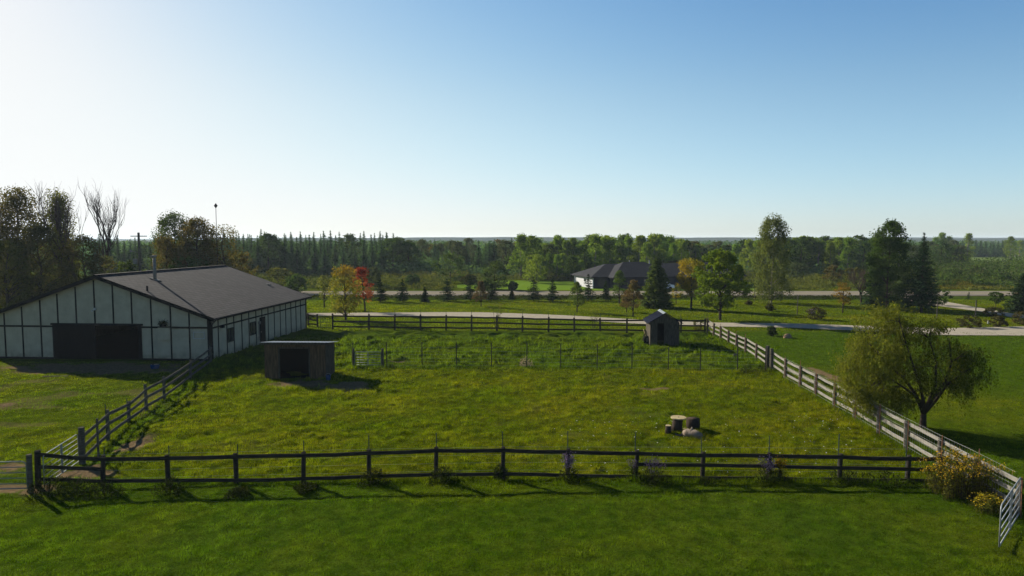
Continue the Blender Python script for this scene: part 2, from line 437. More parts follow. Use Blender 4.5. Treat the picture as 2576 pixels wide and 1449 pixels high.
def zones(x, y):
    x = np.asarray(x, float); y = np.asarray(y, float)
    inp = sm(-.4, .6, x - left_x(y)) * sm(-.4, .6, right_x(y) - x) * sm(FRONT_Y - .3, FRONT_Y + .8, y) * (1 - sm(BACK_Y - .5, BACK_Y + .3, y))
    front = inp * (1 - sm(MID_Y - 1.6, MID_Y + 1.2, y))
    rear = inp - front
    leftyard = (1 - sm(-.4, .6, x - left_x(y))) * sm(FRONT_Y, FRONT_Y + 1, y) * (1 - sm(49, 52, y))
    dry = front * 0.58 + leftyard * 0.38 + rear * 0.40
    n1 = vnoise(x, y, 6.0)
    dry = dry * (0.55 + 0.9 * n1)
    beyond = sm(BACK_Y - 1, BACK_Y + 1, y) * (1 - sm(170, 200, y))
    dry = np.maximum(dry, beyond * (0.30 + 0.35 * vnoise(x, y, 9, 30)))
    for px, py, rx, ry, k in DRY:
        g = G(px, py); q = ((x - g.x) / rx)**2 + ((y - g.y) / ry)**2
        dry = np.maximum(dry, k * np.exp(-q) )
    dry = np.maximum(dry, (1 - sm(FRONT_Y - .4, FRONT_Y + .4, y)) * sm(.45, .85, vnoise(x, y, 2.6, 91)) * .55)
    dirt = np.zeros_like(x)
    for px, py, rx, ry in DIRT:
        g = G(px, py)
        q = np.sqrt(((x - g.x) / rx)**2 + ((y - g.y) / ry)**2) + (vnoise(x, y, .5) - .5) * .7
        dirt = np.maximum(dirt, 1 - sm(0.6, 1.1, q))
    worn = sm(.78, .9, vnoise(x, y, 1.7, 12)) * (leftyard + front * .35) * .4
    dirt = np.maximum(dirt, worn)
    ditch = sm(101, 103, y) * (1 - sm(108.2, 109.2, y))
    lush = np.maximum(rear * (0.20 + .5 * vnoise(x, y, 3, 5)), ditch * 0.7)
    lawn = (1 - sm(FRONT_Y - .4, FRONT_Y + .4, y))
    lush = np.maximum(lush, lawn * (0.25 + 0.5 * vnoise(x, y, 4, 40)))
    rlawn = sm(-.2, .6, x - right_x(y)) * sm(18, 22, y) * (1 - sm(66, 70, y))
    lush = np.maximum(lush, rlawn * 0.35)
    edge = np.exp(-((x - left_x(y) - .5) / .6)**2) * (inp > .1) * .8 + np.exp(-((y - MID_Y) / .5)**2) * inp * .8
    lush = np.maximum(lush, edge)
    lush = np.maximum(lush, sm(183, 200, y) * .8)
    out = sm(.3, 1.0, x - right_x(y)) + sm(BACK_Y, BACK_Y + 1, y)
    lush = lush * (1 - np.clip(dry * 1.1, 0, 1) * np.clip(out, 0, 1) * (y < 100))
    return np.clip(np.stack([dry, dirt, lush, np.ones_like(x)], axis=-1), 0, 1), front, rear, leftyard
DRV_MASK = [None]
def drive2_px(t): pass
def height(x, y):
    x = np.asarray(x, float); y = np.asarray(y, float)
    inp = sm(-.4, .6, x - left_x(y)) * sm(-.4, .6, right_x(y) - x) * sm(FRONT_Y - .3, FRONT_Y + .8, y) * (1 - sm(BACK_Y - 1.5, BACK_Y - .2, y))
    rear = inp * sm(MID_Y - .5, MID_Y + 1, y)
    ly = (1 - sm(-.4, .6, x - left_x(y))) * sm(FRONT_Y, FRONT_Y + 1, y) * (1 - sm(46, 48, y))
    amp = 0.020 + 0.045 * inp + 0.085 * rear + 0.035 * ly
    n = (vnoise(x, y, .55) - .5) * 1.2 + (vnoise(x, y, 1.3, 9) - .5) * 1.3 + (vnoise(x, y, .27, 19) - .5) * .6
    h = amp * n * 1.6 * (1 - sm(60, 63, y) * (1 - inp))
    keep = np.exp(-((x - X(2300, 106)) / 9.0)**4)
    h = h - 0.75 * np.exp(-((y - 105.3) / 2.0)**2) * (1 - keep)
    return h - 0.02
def grid(name, xs, ys, mat):
    Xg, Yg = np.meshgrid(xs, ys)
    Zg = height(Xg, Yg)
    nx, ny = len(xs), len(ys)
    V = np.stack([Xg, Yg, Zg], -1).reshape(-1, 3)
    idx = np.arange(nx * ny).reshape(ny, nx)
    Fc = np.stack([idx[:-1, :-1], idx[:-1, 1:], idx[1:, 1:], idx[1:, :-1]], -1).reshape(-1, 4)
    me = bpy.data.meshes.new(name)
    me.vertices.add(len(V)); me.vertices.foreach_set('co', V.astype(np.float32).ravel())
    me.loops.add(Fc.size); me.loops.foreach_set('vertex_index', Fc.ravel().astype(np.int32))
    me.polygons.add(len(Fc)); me.polygons.foreach_set('loop_start', np.arange(0, Fc.size, 4, dtype=np.int32))
    me.update(calc_edges=True)
    me.polygons.foreach_set('use_smooth', [True] * len(Fc))
    z, *_ = zones(V[:, 0], V[:, 1])
    a = me.color_attributes.new('zone', 'FLOAT_COLOR', 'POINT')
    a.data.foreach_set('color', z.astype(np.float32).ravel())
    return link(me, name, mat)
def steps(*segs):
    out = []
    for a, b, s in segs:
        out += list(np.arange(a, b, s))
    return np.array(sorted(set(round(float(q), 4) for q in out)))
xs = steps((-5000, -1000, 800), (-1000, -200, 100), (-200, -50, 10), (-50, 34, .22), (34, 60, .6), (60, 80, 1.5), (80, 200, 10), (200, 1000, 100), (1000, 5001, 800))
ys = steps((-40, 12, 4), (12, 17, 1), (17, 66, .22), (66, 100, 1), (100, 112, .4), (112, 200, 3), (200, 500, 30), (500, 1500, 200), (1500, 6001, 900))
tag(grid('ground', xs, ys, M['ground']), kind='structure')

def strip(name, up, lo, mat, z):
    "ribbon between two lists of ground points"
    m = MB()
    n = len(up)
    m.v = [(p.x, p.y, z) for p in lo] + [(p.x, p.y, z) for p in up]
    m.f = [(i, i + 1, n + i + 1, n + i) for i in range(n - 1)]
    return tag(m.build(name, mat), kind='structure')
def ribbon_px(name, rows, mat, z, sub=8):
    up, lo = [], []
    for (a, b) in zip(rows[:-1], rows[1:]):
        for k in range(sub):
            t = k / sub
            px = a[0] + (b[0]-a[0])*t
            j = 0.04*(random.random()-.5)
            g1 = G(px, a[1]+(b[1]-a[1])*t, z); g2 = G(px, a[2]+(b[2]-a[2])*t, z)
            g1.y += j*3; g2.y += j*4
            up.append(g1); lo.append(g2)
    up.append(G(rows[-1][0], rows[-1][1], z)); lo.append(G(rows[-1][0], rows[-1][2], z))
    return strip(name, up, lo, mat, z)
ribbon_px('gravel_driveway', [(560,790,797),(760,787.5,794),(900,786.5,794.3),(1000,786,794.8),(1140,785,795.3),(1210,785.5,797),(1296,788,800.4),(1400,792,803.5),(1468,795.6,806),
    (1611,804,814.7),(1787,811,820.5),(1983,813.3,824),(2147,818.5,831),(2365,825.5,842.5),(2576,821,844),(2900,808,845)], M['gravel'], 0.03)
m = MB()
d2 = [((2262,745.5),(2330,745.5)), ((2268,753),(2352,752)), ((2290,759),(2375,758)), ((2325,765),(2410,764)), ((2380,772),(2452,772)), ((2430,778.5),(2496,779.5)), ((2490,787),(2545,788)), ((2540,797),(2600,795)), ((2620,806),(2700,801)), ((2800,818),(2850,808))]
n = len(d2)
m.v = [tuple(G(*a, .045)) for a, b in d2] + [tuple(G(*b, .045)) for a, b in d2]
m.f = [(i, n + i, n + i + 1, i + 1) for i in range(n - 1)]
tag(m.build('entrance_driveway', M['gravel']), kind='structure')
RY0, RY1 = G(1288, 743.5).y, G(1288, 733.3).y
m = MB(); m.v = [(-600, RY0 - .9, .02), (700, RY0 - .9, .02), (700, RY1 + .9, .02), (-600, RY1 + .9, .02)]; m.f = [(0, 1, 2, 3)]
tag(m.build('road_verge', M['verge']), kind='structure')
m = MB(); m.v = [(-600, RY0, .06), (700, RY0, .06), (700, RY1, .06), (-600, RY1, .06)]; m.f = [(0, 1, 2, 3)]
tag(m.build('road', M['asphalt']), kind='structure')
M['paint'] = plain('faded_road_paint', (0.55, 0.42, 0.12), None, 3, 0.8)
yc = (RY0 + RY1) / 2
m = MB(); m.v = [(-600, yc - .09, .066), (700, yc - .09, .066), (700, yc + .09, .066), (-600, yc + .09, .066)]; m.f = [(0, 1, 2, 3)]
tag(m.build('road_centre_line', M['paint']), kind='structure')
# pale field and neighbour's lawn: patches of mown green beyond the road
M['nlawn'] = plain('bright_lawn', (0.085, 0.135, 0.012), (0.065, 0.11, 0.01), 0.3, 1, spec=0)
ribbon_px('neighbour_lawn', [(1150,716,724),(1230,708,728),(1290,705,729.5),(1400,707,730),(1500,712,730.5),(1900,716,730.5)], M['nlawn'], 0.01)
M['field'] = plain('distant_field', (0.085, 0.115, 0.03), (0.065, 0.095, 0.025), 0.05, 1, spec=0)
ribbon_px('distant_field', [(2380,647,662),(2480,646.5,668),(2700,645,672),(3000,645,675)], M['field'], 0.02)

# low far hills
M['hill'] = plain('wooded_hills', (0.022, 0.034, 0.024), (0.034, 0.045, 0.032), 0.01, 1, spec=0)
def hills(y, x0, x1, hmin, hmax, seed):
    m = MB(); n = 160; r = random.Random(seed)
    for i in range(n + 1):
        x = x0 + (x1 - x0) * i / n
        u = float(vnoise(np.array([x]), np.array([seed * 77.0]), 380)[0])
        v = float(vnoise(np.array([x]), np.array([seed * 31.0]), 40)[0])
        e = min(1, i / 10, (n - i) / 10)
        h = (hmin + (hmax - hmin) * u + v * 2.2) * e
        m.v += [(x, y - 160, -1), (x, y - 30, h * .85), (x, y, h), (x, y + 200, -1)]
    for i in range(n):
        for k in range(3):
            a = i * 4 + k; m.f.append((a, a + 4, a + 5, a + 1))
    return tag(m.build('hills', M['hill'], smooth=True), kind='structure')
hills(1500, -1500, 1700, 5, 14, 1)
hills(2600, -2300, 2600, 7, 17, 2)
hills(4200, -3500, 3900, 12, 23, 5)

# ------------------------------------------------------------------ grass blades (stuff)
BARN_O, BARN_R = G(533, 908), G(771, 825)
BARN_ROT = -math.atan2(BARN_R.x - BARN_O.x, BARN_R.y - BARN_O.y)
BARN_LEN = (BARN_R - BARN_O).length
def blades(name, rects, label):
    Ps, Ss, Ws, Ts = [], [], [], []
    for x0, x1, y0, y1, dens, h, w in rects:
        n = int((x1 - x0) * (y1 - y0) * dens)
        x = rng.uniform(x0, x1, n); y = rng.uniform(y0, y1, n)
        # only where the camera's surroundings can show it
        k = (np.abs(x) < 0.80 * y + 3)
        x = x[k]; y = y[k]
        z, front, rear, ly = zones(x, y)
        keep = rng.random(len(x)) > z[:, 1] * 1.05
        keep &= ~((x < BARN_O.x + .05 + (y - BARN_O.y) * .075) & (y > BARN_O.y - .1 + (BARN_O.x - x) * .07))
        for gp, hx_, d_ in ((G(743, 952), 2.15, 2.1), (G(1672, 870), 1.3, 2.6)):
            keep &= ~((np.abs(x - gp.x) < hx_) & (y > gp.y - .03) & (y < gp.y + d_))
        x, y = x[keep], y[keep]; rear = rear[keep]; front = front[keep]; ly = ly[keep]
        cl = vnoise(x, y, .35, 3) * .6 + vnoise(x, y, 1.1, 8) * .4
        tall = np.where(cl > .62, 1.0, 0.0) * (rear * 1.1 + front * .35 + .15)
        fl = np.exp(-((y - FRONT_Y) / .35)**2) * (x > left_x(FRONT_Y)) * (x < 18) + np.exp(-((x - right_x(y) + .1) / .35)**2) * (y < BACK_Y) + np.exp(-((y - MID_Y) / .3)**2) * (rear + front)
        hh = h * (0.5 + cl) * (0.6 + .8 * rng.random(len(x))) * (1 + tall + fl * 1.1)
        Ps.append(np.stack([x, y, height(x, y) - .01], -1)); Ss.append(hh); Ws.append(w * (0.7 + .6 * rng.random(len(x))))
        Ts.append(np.clip(rng.random(len(x)) * .45 + vnoise(x, y, .20, 77) * .6 + (cl - .5) * .6 - .08, 0, 1))
    P = np.concatenate(Ps); H = np.concatenate(Ss); W = np.concatenate(Ws); T = np.concatenate(Ts)
    n = len(P)
    a = rng.uniform(0, 2 * pi, n); side = np.stack([np.cos(a), np.sin(a), 0 * a], -1) * W[:, None]
    lean = rng.normal(size=(n, 2)) * .38
    tip = P + np.stack([lean[:, 0] * H, lean[:, 1] * H, H], -1)
    V = np.stack([P - side, P + side, tip], axis=1).reshape(-1, 3)
    z, *_ = zones(P[:, 0], P[:, 1])
    me = np_mesh(name, V, 3, T, z)
    return tag(link(me, name, M['blade']), label, 'grass', kind='stuff')
blades('lawn_grass', [(-17, 17, 15.5, 20.5, 900, .055, .009), (-21, 21, 20.5, 24.7, 750, .06, .010)], 'short dark green mown grass in front of the near wooden fence')
blades('paddock_grass', [(-19, 18, 24.7, 32, 420, .075, .013), (-20.5, 18, 32, 40, 260, .085, .017), (-22, 19, 40, 48, 160, .10, .022), (-24, 19.5, 48, 62, 90, .12, .032)],
       'rough yellowish green pasture grass inside the fenced paddock')
blades('yard_grass', [(-34, -17, 24.7, 34, 260, .06, .015), (-45, -19, 34, 50, 110, .07, .022)], 'short trodden grass of the yard left of the paddock')
blades('side_lawn_grass', [(15, 32, 20, 34, 240, .055, .015), (16, 50, 34, 48, 110, .06, .022), (16, 56, 48, 66, 70, .065, .03)], 'mown lawn grass right of the sunlit rail fence')

DROWS = [(560,790,797),(760,787.5,794),(900,786.5,794.3),(1000,786,794.8),(1140,785,795.3),(1210,785.5,797),(1296,788,800.4),(1400,792,803.5),(1468,795.6,806),
    (1611,804,814.7),(1787,811,820.5),(1983,813.3,824),(2147,818.5,831),(2365,825.5,842.5),(2576,821,844),(2900,808,845)]
def far_blades():
    n = 210000
    y = rng.uniform(BACK_Y + .3, 103.0, n); x = rng.uniform(-45, 85, n)
    k = np.abs(x) < .8 * y + 2; x = x[k]; y = y[k]
    # picture coordinates only serve to keep the drives free of grass
    dep = y * CP + CAMH * SP
    px = 1288 + F * x / dep; py = 724.5 + F * (CAMH * CP - y * SP) / dep
    up = np.interp(px, [r[0] for r in DROWS], [r[1] for r in DROWS]); lo = np.interp(px, [r[0] for r in DROWS], [r[2] for r in DROWS])
    ok = (py < up - .35) | (py > lo + .35)
    ys2 = [.5 * (a[1] + b[1]) for a, b in d2]
    l2 = np.interp(py, ys2, [a[0] for a, b in d2]); r2 = np.interp(py, ys2, [b[0] for a, b in d2])
    ok &= ~((px > l2 - 3) & (px < r2 + 3) & (py < 825) & (px > 2200))
    ok &= ~((x < BARN_R.x + 1) & (y < BARN_R.y + 1))
    ok &= (x > right_x(y)) | (y > BACK_Y + .2)
    x = x[ok]; y = y[ok]; n = len(x)
    cl = vnoise(x, y, 1.5, 3)
    H = .085 * (.5 + cl) * (.6 + .8 * rng.random(n)); W = .045 * (.7 + .6 * rng.random(n))
    a = rng.uniform(0, 2 * pi, n); side = np.stack([np.cos(a), np.sin(a), 0 * a], -1) * W[:, None]
    P = np.stack([x, y, height(x, y) - .01], -1)
    lean = rng.normal(size=(n, 2)) * .4
    tip = P + np.stack([lean[:, 0] * H, lean[:, 1] * H, H], -1)
    z, *_ = zones(x, y)
    me = np_mesh('far_lawn_grass', np.stack([P - side, P + side, tip], axis=1).reshape(-1, 3), 3, np.clip(rng.random(n) * .8 + (cl - .5) * .4 + .15, 0, 1), z)
    tag(link(me, 'far_lawn_grass', M['blade']), 'bright mown lawn grass beyond the far paddock fence', 'grass', kind='stuff')
far_blades()

# ------------------------------------------------------------------ fences
def rail_between(parent, p, q, mat=None, h=.135, t=.035):
    p = Vector(p); q = Vector(q)
    sag = random.uniform(-.035, .018)
    mid = (p + q) / 2 + Vector((0, 0, sag))
    m = MB().beam(p, mid, t, h).beam(mid, q, t, h)
    return m.build('rail', mat or M['rail'], parent)
def post_at(parent, p, h, r=.075, name='post', lean=None, mat=None):
    lean = lean or (random.uniform(-.045, .045), random.uniform(-.04, .04))
    m = MB().tube([(p[0], p[1], p[2] - .3), (p[0] + lean[0]*.5, p[1] + lean[1]*.5, p[2] + h * .6), (p[0] + lean[0], p[1] + lean[1], p[2] + h - .02), (p[0] + lean[0], p[1] + lean[1], p[2] + h)], [r * 1.05, r, r * .97, r * .8], 10)
    return m.build(name, mat or M['wood'], parent)
def stake_at(parent, p, h, r=.016, mat=None):
    m = MB().tube([(p[0], p[1], p[2] - .2), (p[0] + random.uniform(-.02, .02), p[1], p[2] + h)], r, 5)
    return m.build('metal_stake', mat or M['rust'], parent)

# front fence
FR = [  # post px, row of its top, row of bottom rail, mid rail row (or None), stake top row
 (94, 1133, 1203, 1172, None), (256.7, 1146, 1209, 1178, 1127), (421.9, 1144, 1207, None, 1124), (594, 1140, 1206, None, 1120), (761.8, 1137, 1202, None, 1111),
 (927.4, 1131, 1196, None, 1097), (1096.5, 1124.7, 1191.5, None, 1091.6), (1264.8, 1124, 1190, None, 1088), (1428, 1128, 1194, None, 1087), (1600, 1132, 1197, 1166, 1090.6),
 (1767.4, 1137, 1200.6, 1168, 1104), (1937, 1138, 1200.5, 1170.6, 1099), (2112.6, 1141, 1203, 1175, 1094.6), (2284.8, 1145.5, 1206, 1178.5, 1080)]
fence = empty('wooden_fence', (0, 0, 0), 0, 'long dark plank fence across the foreground, two to three rails, seen against the light', 'fence')
fy = lambda px: np.interp(px, [94, 600, 1265, 1800, 2400], [24.25, 24.75, 25.35, 25.3, 25.0])
FP = []
for i, (px, ty, by, my, sy) in enumerate(FR):
    y = float(fy(px)); x = X(px, y, .7)
    hz = Z(ty, y)
    FP.append((x, y, Z(ty + 7, y), Z(by, y), Z(my, y) if my else None))
    post_at(fence, (x, y, 0), hz, .105 if i == 0 else .082, mat=M['dark_rail'])
    if sy: stake_at(fence, (x - .0, y + .14, 0), Z(sy, y), .02, M['stake'])
endx = X(2372, 25.0, .7)
FP.append((endx, 25.0, Z(1151, 25), Z(1208, 25), Z(1180, 25)))
post_at(fence, (endx, 25.0, 0), Z(1146, 25), .08, mat=M['dark_rail'])
for a, b in zip(FP[:-1], FP[1:]):
    o = -.09
    rail_between(fence, (a[0], a[1] + o, a[2]), (b[0], b[1] + o, b[2]), M['dark_rail'], .14)
    rail_between(fence, (a[0], a[1] + o, a[3]), (b[0], b[1] + o, b[3]), M['dark_rail'], .13)
    if a[4] and b[4]: rail_between(fence, (a[0], a[1] + o, a[4]), (b[0], b[1] + o, b[4]), M['dark_rail'], .13)
a, b = FP[0], FP[1]
# mid rail of the first bay
wm = MB()
for k, zz in enumerate((.25, .55, .85, 1.15)):
    for a, b in zip(FP[:-1], FP[1:]):
        wm.tube([(a[0], a[1] + .1, zz), (b[0], b[1] + .1, zz)], .0025, 3)
wm.build('wire_mesh', M['wire'], fence)

# right fence (lit rails)
RF = [(1779,801,838),(1794.8,813,845.5),(1812.4,820.5,854.2),(1831.7,831.3,865.7),(1852,841.2,875.6),(1874.7,849.8,887.2),(1901.7,865.7,905.7),(1929.3,870,928),
      (1940.8,876.5,930),(1974.3,901.4,954.6),(2011.7,920.7,975.2),(2050.7,940,996.7),(2097,963.2,1024.6),(2149,988,1052.5),(2209.2,1023.3,1089),(2278,1059,1129.8),(2360.8,1102,1179.2)]
rf = empty('rail_fence', (0, 0, 0), 0, 'long three-rail plank fence with pale sunlit rails on the right of the paddock', 'fence')
pts = []
for px, ty, by in RF:
    g = G(px, by); pts.append((g.x, g.y, min(1.75, Z(ty, g.y))))
for (px, ty, y) in ((2455, 1152, 24.2), (2563, 1205, 21.9)):
    pts.append((X(px, y, 1.3), y, Z(ty, y)))
for i, (x, y, h) in enumerate(pts):
    gate = i in (7, 8)
    post_at(rf, (x, y, 0), h, .125 if gate else .085)
    if i not in (7, 8): stake_at(rf, (x - .13, y - .35, 0), h + random.uniform(.1, .45), .017)
for i, (a, b) in enumerate(zip(pts[:-1], pts[1:])):
    ha = min(a[2], 1.3); hb = min(b[2], 1.3)
    o = .10
    for k, f in enumerate((.90, .57, .24)):
        if i == len(pts) - 2 and k: pass
        rail_between(rf, (a[0] + o, a[1] + .02, ha * f + (.0)), (b[0] + o, b[1] - .02, hb * f), M['rail'], .15)
wm = MB()
for zz in (.2, .45, .7, .95, 1.2, 1.4):
    for a, b in zip(pts[9:-1], pts[10:]):
        wm.tube([(a[0] - .1, a[1], zz), (b[0] - .1, b[1], zz)], .003, 3)
for a, b in zip(pts[13:-1], pts[14:]):
    for k in range(14):
        t = k / 14
        wm.tube([(a[0] + (b[0]-a[0])*t - .1, a[1] + (b[1]-a[1])*t, .1), (a[0] + (b[0]-a[0])*t - .1, a[1] + (b[1]-a[1])*t, 1.4)], .0022, 3)
wm.build('wire_mesh', M['wire'], rf)

# left fence
LF = [(207,1074.5,1166),(272,1031,1103),(324,1009.5,1062),(368.5,966,1031),(413,947,1005),(479,907,951),(531,868,914)]
lf = empty('plank_fence', (0, 0, 0), 0, 'three-rail grey plank fence running from the left gate to the barn corner', 'fence')
pts = []
for px, ty, by in LF:
    g = G(px, by); pts.append((g.x, g.y, min(1.6, Z(ty, g.y))))
for i, (x, y, h) in enumerate(pts):
    post_at(lf, (x, y, 0), h, .12 if i == 0 else .08)
    if i: stake_at(lf, (x + .12, y - .3, 0), h + random.uniform(.0, .35), .02, M['stake'])
stake_at(lf, (pts[0][0] + .45, pts[0][1] + .35, 0), 1.75, .045, M['wood'])
for a, b in zip(pts[:-1], pts[1:]):
    for f in (.88, .55, .2):
        rail_between(lf, (a[0] + .09, a[1], min(a[2], 1.3) * f), (b[0] + .09, b[1], min(b[2], 1.3) * f), M['mid_rail'], .14)

# back fence
bf = empty('paddock_fence', (0, 0, 0), 0, 'far three-rail dark fence along the driveway side of the paddock', 'fence')
BF = [(776,788,820),(799,790.5,821.5)]
BF2 = [(836.8,788.7,828),(928,790,829),(993,791,830),(1058,791,831),(1122,792,831),(1186,792.5,832),(1250,793.5,832),(1314,795,834),(1380,797,835),(1445,799,835),(1510,800.5,835.5),(1576.7,801,836),(1644,801,837),(1712.7,801.5,837.5),(1773,801,838)]
for chain in (BF, BF2):
    pts = []
    for px, ty, by in chain:
        g = G(px, by); pts.append((g.x, g.y, Z(ty, g.y)))
    for i, (x, y, h) in enumerate(pts):
        post_at(bf, (x, y, 0), h, .09, mat=M['dark_rail'])
        if len(pts) > 3 and i: stake_at(bf, (x, y + .12, 0), h + .45, .02, M['stake'])
    for a, b in zip(pts[:-1], pts[1:]):
        for f in (.86, .52, .18):
            ha = a[2]; hb = b[2]
            rail_between(bf, (a[0], a[1] - .1, ha * f), (b[0], b[1] - .1, hb * f), M['dark_rail'], .15)

# middle wire fence
mf = empty('wire_fence', (0, 0, 0), 0, 'thin wire fence on slim metal stakes crossing the middle of the paddock', 'fence')
MS = [(888,862,923),(973,861,924),(1061.8,861,924),(1148.8,861,924),(1236.5,862,924),(1325,864,925),(1410.7,865,926),(1502,866,928),(1589.6,866,930),(1681,873.5,931),(1761.6,877,932),(1855,859,933),(1925,870,930)]
pts = []
for px, ty, by in MS:
    g = G(px, by); pts.append((g.x, g.y, Z(ty, g.y)))
    stake_at(mf, (g.x, g.y, 0), pts[-1][2], .036, M['black'])
wm = MB()
for zz in (.15, .4, .65, .9, 1.15, 1.4):
    for a, b in zip(pts[1:-1], pts[2:]):
        wm.tube([(a[0], a[1], zz), (b[0], b[1], zz)], .0035, 3)
wm.build('wire_strands', M['wire'], mf)

# metal gates
def tube_gate(label, a, b, h0, h1, bars, mid=1, mat='steel', r=.024, posts=()):
    g = empty('metal_gate', (a[0], a[1], 0), math.atan2(b[1] - a[1], b[0] - a[0]), label, 'gate')
    w = sqrt((b[0]-a[0])**2 + (b[1]-a[1])**2)
    c = .14
    m = MB().tube([(0, 0, h0), (0, 0, h1 - c), (c * .3, 0, h1 - c * .3), (c, 0, h1), (w - c, 0, h1), (w - c * .3, 0, h1 - c * .3), (w, 0, h1 - c), (w, 0, h0)], r, 8)
    m.tube([(0, 0, h0 + r), (w, 0, h0 + r)], r, 8)
    m.build('gate_frame', M[mat], g, True)
    for k in range(1, bars + 1):
        z = h0 + (h1 - h0) * k / (bars + 1)
        MB().tube([(0, 0, z), (w, 0, z)], r * .8, 6).build('gate_bar', M[mat], g, True)
    for k in range(mid):
        u = w * (k + 1) / (mid + 1)
        MB().box(u - .025, u + .025, -r - .012, r + .012, h0, h1).build('gate_brace', M[mat], g)
    for px_, nm in posts:
        MB().tube([(px_, 0, -.3), (px_, .0, h1 + .25)], .09, 9).build('gate_post', M['wood'], g)
    return g
a, b = G(893, 924), G(959, 924)
tube_gate('metal gate between two wooden posts right of the low shelter', a, b, .15, 1.1, 4, 1, 'steel', posts=((-.1, 0), ((b - a).length + .1, 0)))
a, b = G(806, 827.5), G(831, 828)
tube_gate('small far mesh gate beside the rear corner of the barn', a, b, .15, 1.25, 3, 0, 'stake')
tube_gate('long angled tube gate at the near left corner of the paddock', G(112, 1231), G(199, 1168), .12, 1.25, 5, 1, r=.017)
a = G(-120, 1243); b = G(70, 1238)
tube_gate('tube gate at the left edge, cut by the picture edge', a, b, .12, 1.12, 4, 0, posts=(((b - a).length + .1, 0),))
a = Vector((X(2516, 19.2, .7), 19.2, 0)); b = Vector((X(2566, 21.6, .7), 21.6, 0))
tube_gate('galvanised gate standing open at the near right corner', a, b, .12, 1.35, 4, 1, r=.022)

# ------------------------------------------------------------------ barn
BW = 17.2; EZ = 3.2; RZ = 6.2; HW = BW / 2
barn = empty('barn', BARN_O, BARN_ROT, 'large white barn with black timber framing and a brown shingled gable roof', 'barn')
dz = (RZ - EZ) / HW
def gz(x): return EZ + (RZ - EZ) * (1 - abs(x + HW) / HW)
bdir = Vector((sin(-BARN_ROT), cos(BARN_ROT), 0)); bx = Vector((cos(BARN_ROT), sin(BARN_ROT), 0))
def side_v(px, z=1.5):
    k = (px - 1288) / F
    # (O.x + v d.x) = k((O.y+v d.y)CP + (H-z)SP)
    return (k * (BARN_O.y * CP + (CAMH - z) * SP) - BARN_O.x) / (bdir.x - k * bdir.y * CP)
def front_u(px, z=1.5):
    k = (px - 1288) / F
    return (k * (BARN_O.y * CP + (CAMH - z) * SP) - BARN_O.x) / (bx.x - k * bx.y * CP)
DL, DR = front_u(134), front_u(357.5)
DH = 2.62
LB = BARN_LEN
m = MB()
m.extrude([(0, 0, 0), (DR, 0, 0), (DR, 0, gz(DR)), (0, 0, EZ)], (0, .2, 0))
m.extrude([(DL, 0, 0), (-BW, 0, 0), (-BW, 0, EZ), (DL, 0, gz(DL))], (0, .2, 0))
m.extrude([(DR, 0, DH), (DL, 0, DH), (DL, 0, gz(DL)), (-HW, 0, RZ), (DR, 0, gz(DR))] if DL < -HW < DR else [(DR, 0, DH), (DL, 0, DH), (DL, 0, gz(DL)), (DR, 0, gz(DR))], (0, .2, 0))
m.build('front_wall', M['stucco'], barn)
MB().box(-.2, 0, .2, LB - .2, 0, EZ - .02).build('side_wall', M['stucco'], barn)
MB().box(-BW, -BW + .2, .2, LB - .2, 0, EZ - .02).build('side_wall', M['stucco'], barn)
MB().extrude([(0, LB - .2, 0), (0, LB - .2, EZ), (-HW, LB - .2, RZ), (-BW, LB - .2, EZ), (-BW, LB - .2, 0)], (0, .2, 0)).build('rear_wall', M['stucco'], barn)
MB().box(-BW + .2, -.2, .2, LB - .2, .0, .05).build('barn_floor', M['dark'], barn)
# timbers on the front: verticals, beam, base board, corner
def front_timber(x, z0, z1, w=.10): MB().box(x - w / 2, x + w / 2, -.035, .0, z0, z1).build('timber', M['timber'], barn)
us = [front_u(397.5 * 0 + 0.35781 * z) for z in (38, 163, 293, 415, 545, 675, 805, 935, 1070, 1205, 1335)]
for u in us:
    z0 = DH + .12 if DL - .03 < u < DR + .03 else .14
    front_timber(u, z0, gz(u) - .1)
k = us[0]
while k - 1.36 > -BW + .3:
    k -= 1.36; front_timber(k, .14, gz(k) - .1)
MB().box(-.26, .04, -.045, 0, 0, EZ - .02).box(0, .045, 0, .2, 0, EZ - .02).build('corner_board', M['timber'], barn)
MB().box(-BW - .04, -BW + .2, -.045, 0, 0, EZ - .02).build('corner_board', M['timber'], barn)
MB().box(DR, -.26, -.042, 0, 2.42, 2.55).build('beam', M['timber'], barn)
MB().box(-BW + .2, DL, -.042, 0, 2.42, 2.55).build('beam', M['timber'], barn)
MB().box(DR, -.26, -.05, 0, 0, .14).build('base_board', M['timber'], barn)
MB().box(-BW + .2, DL, -.05, 0, 0, .14).build('base_board', M['timber'], barn)
MB().box(DL - .1, DR + .1, -.10, 0, DH - .02, DH + .12).build('door_track', M['timber'], barn)
dm = (DL + DR) / 2 - .1
dmb = MB().box(DL + .02, dm, -.08, -.03, .03, DH - .03)
kk = DL + .25
while kk < dm - .05:
    dmb.box(kk - .01, kk + .01, -.09, -.08, .05, DH - .05); kk += .25
d = dmb.build('sliding_door', M['door'], barn)
MB().box(dm - .16, dm - .12, -.12, -.08, 1.0, 1.25).build('handle', M['black'], d)
MB().box(DR - .28, DR, -.07, -.02, .03, DH - .03).build('door_edge', M['door'], barn)
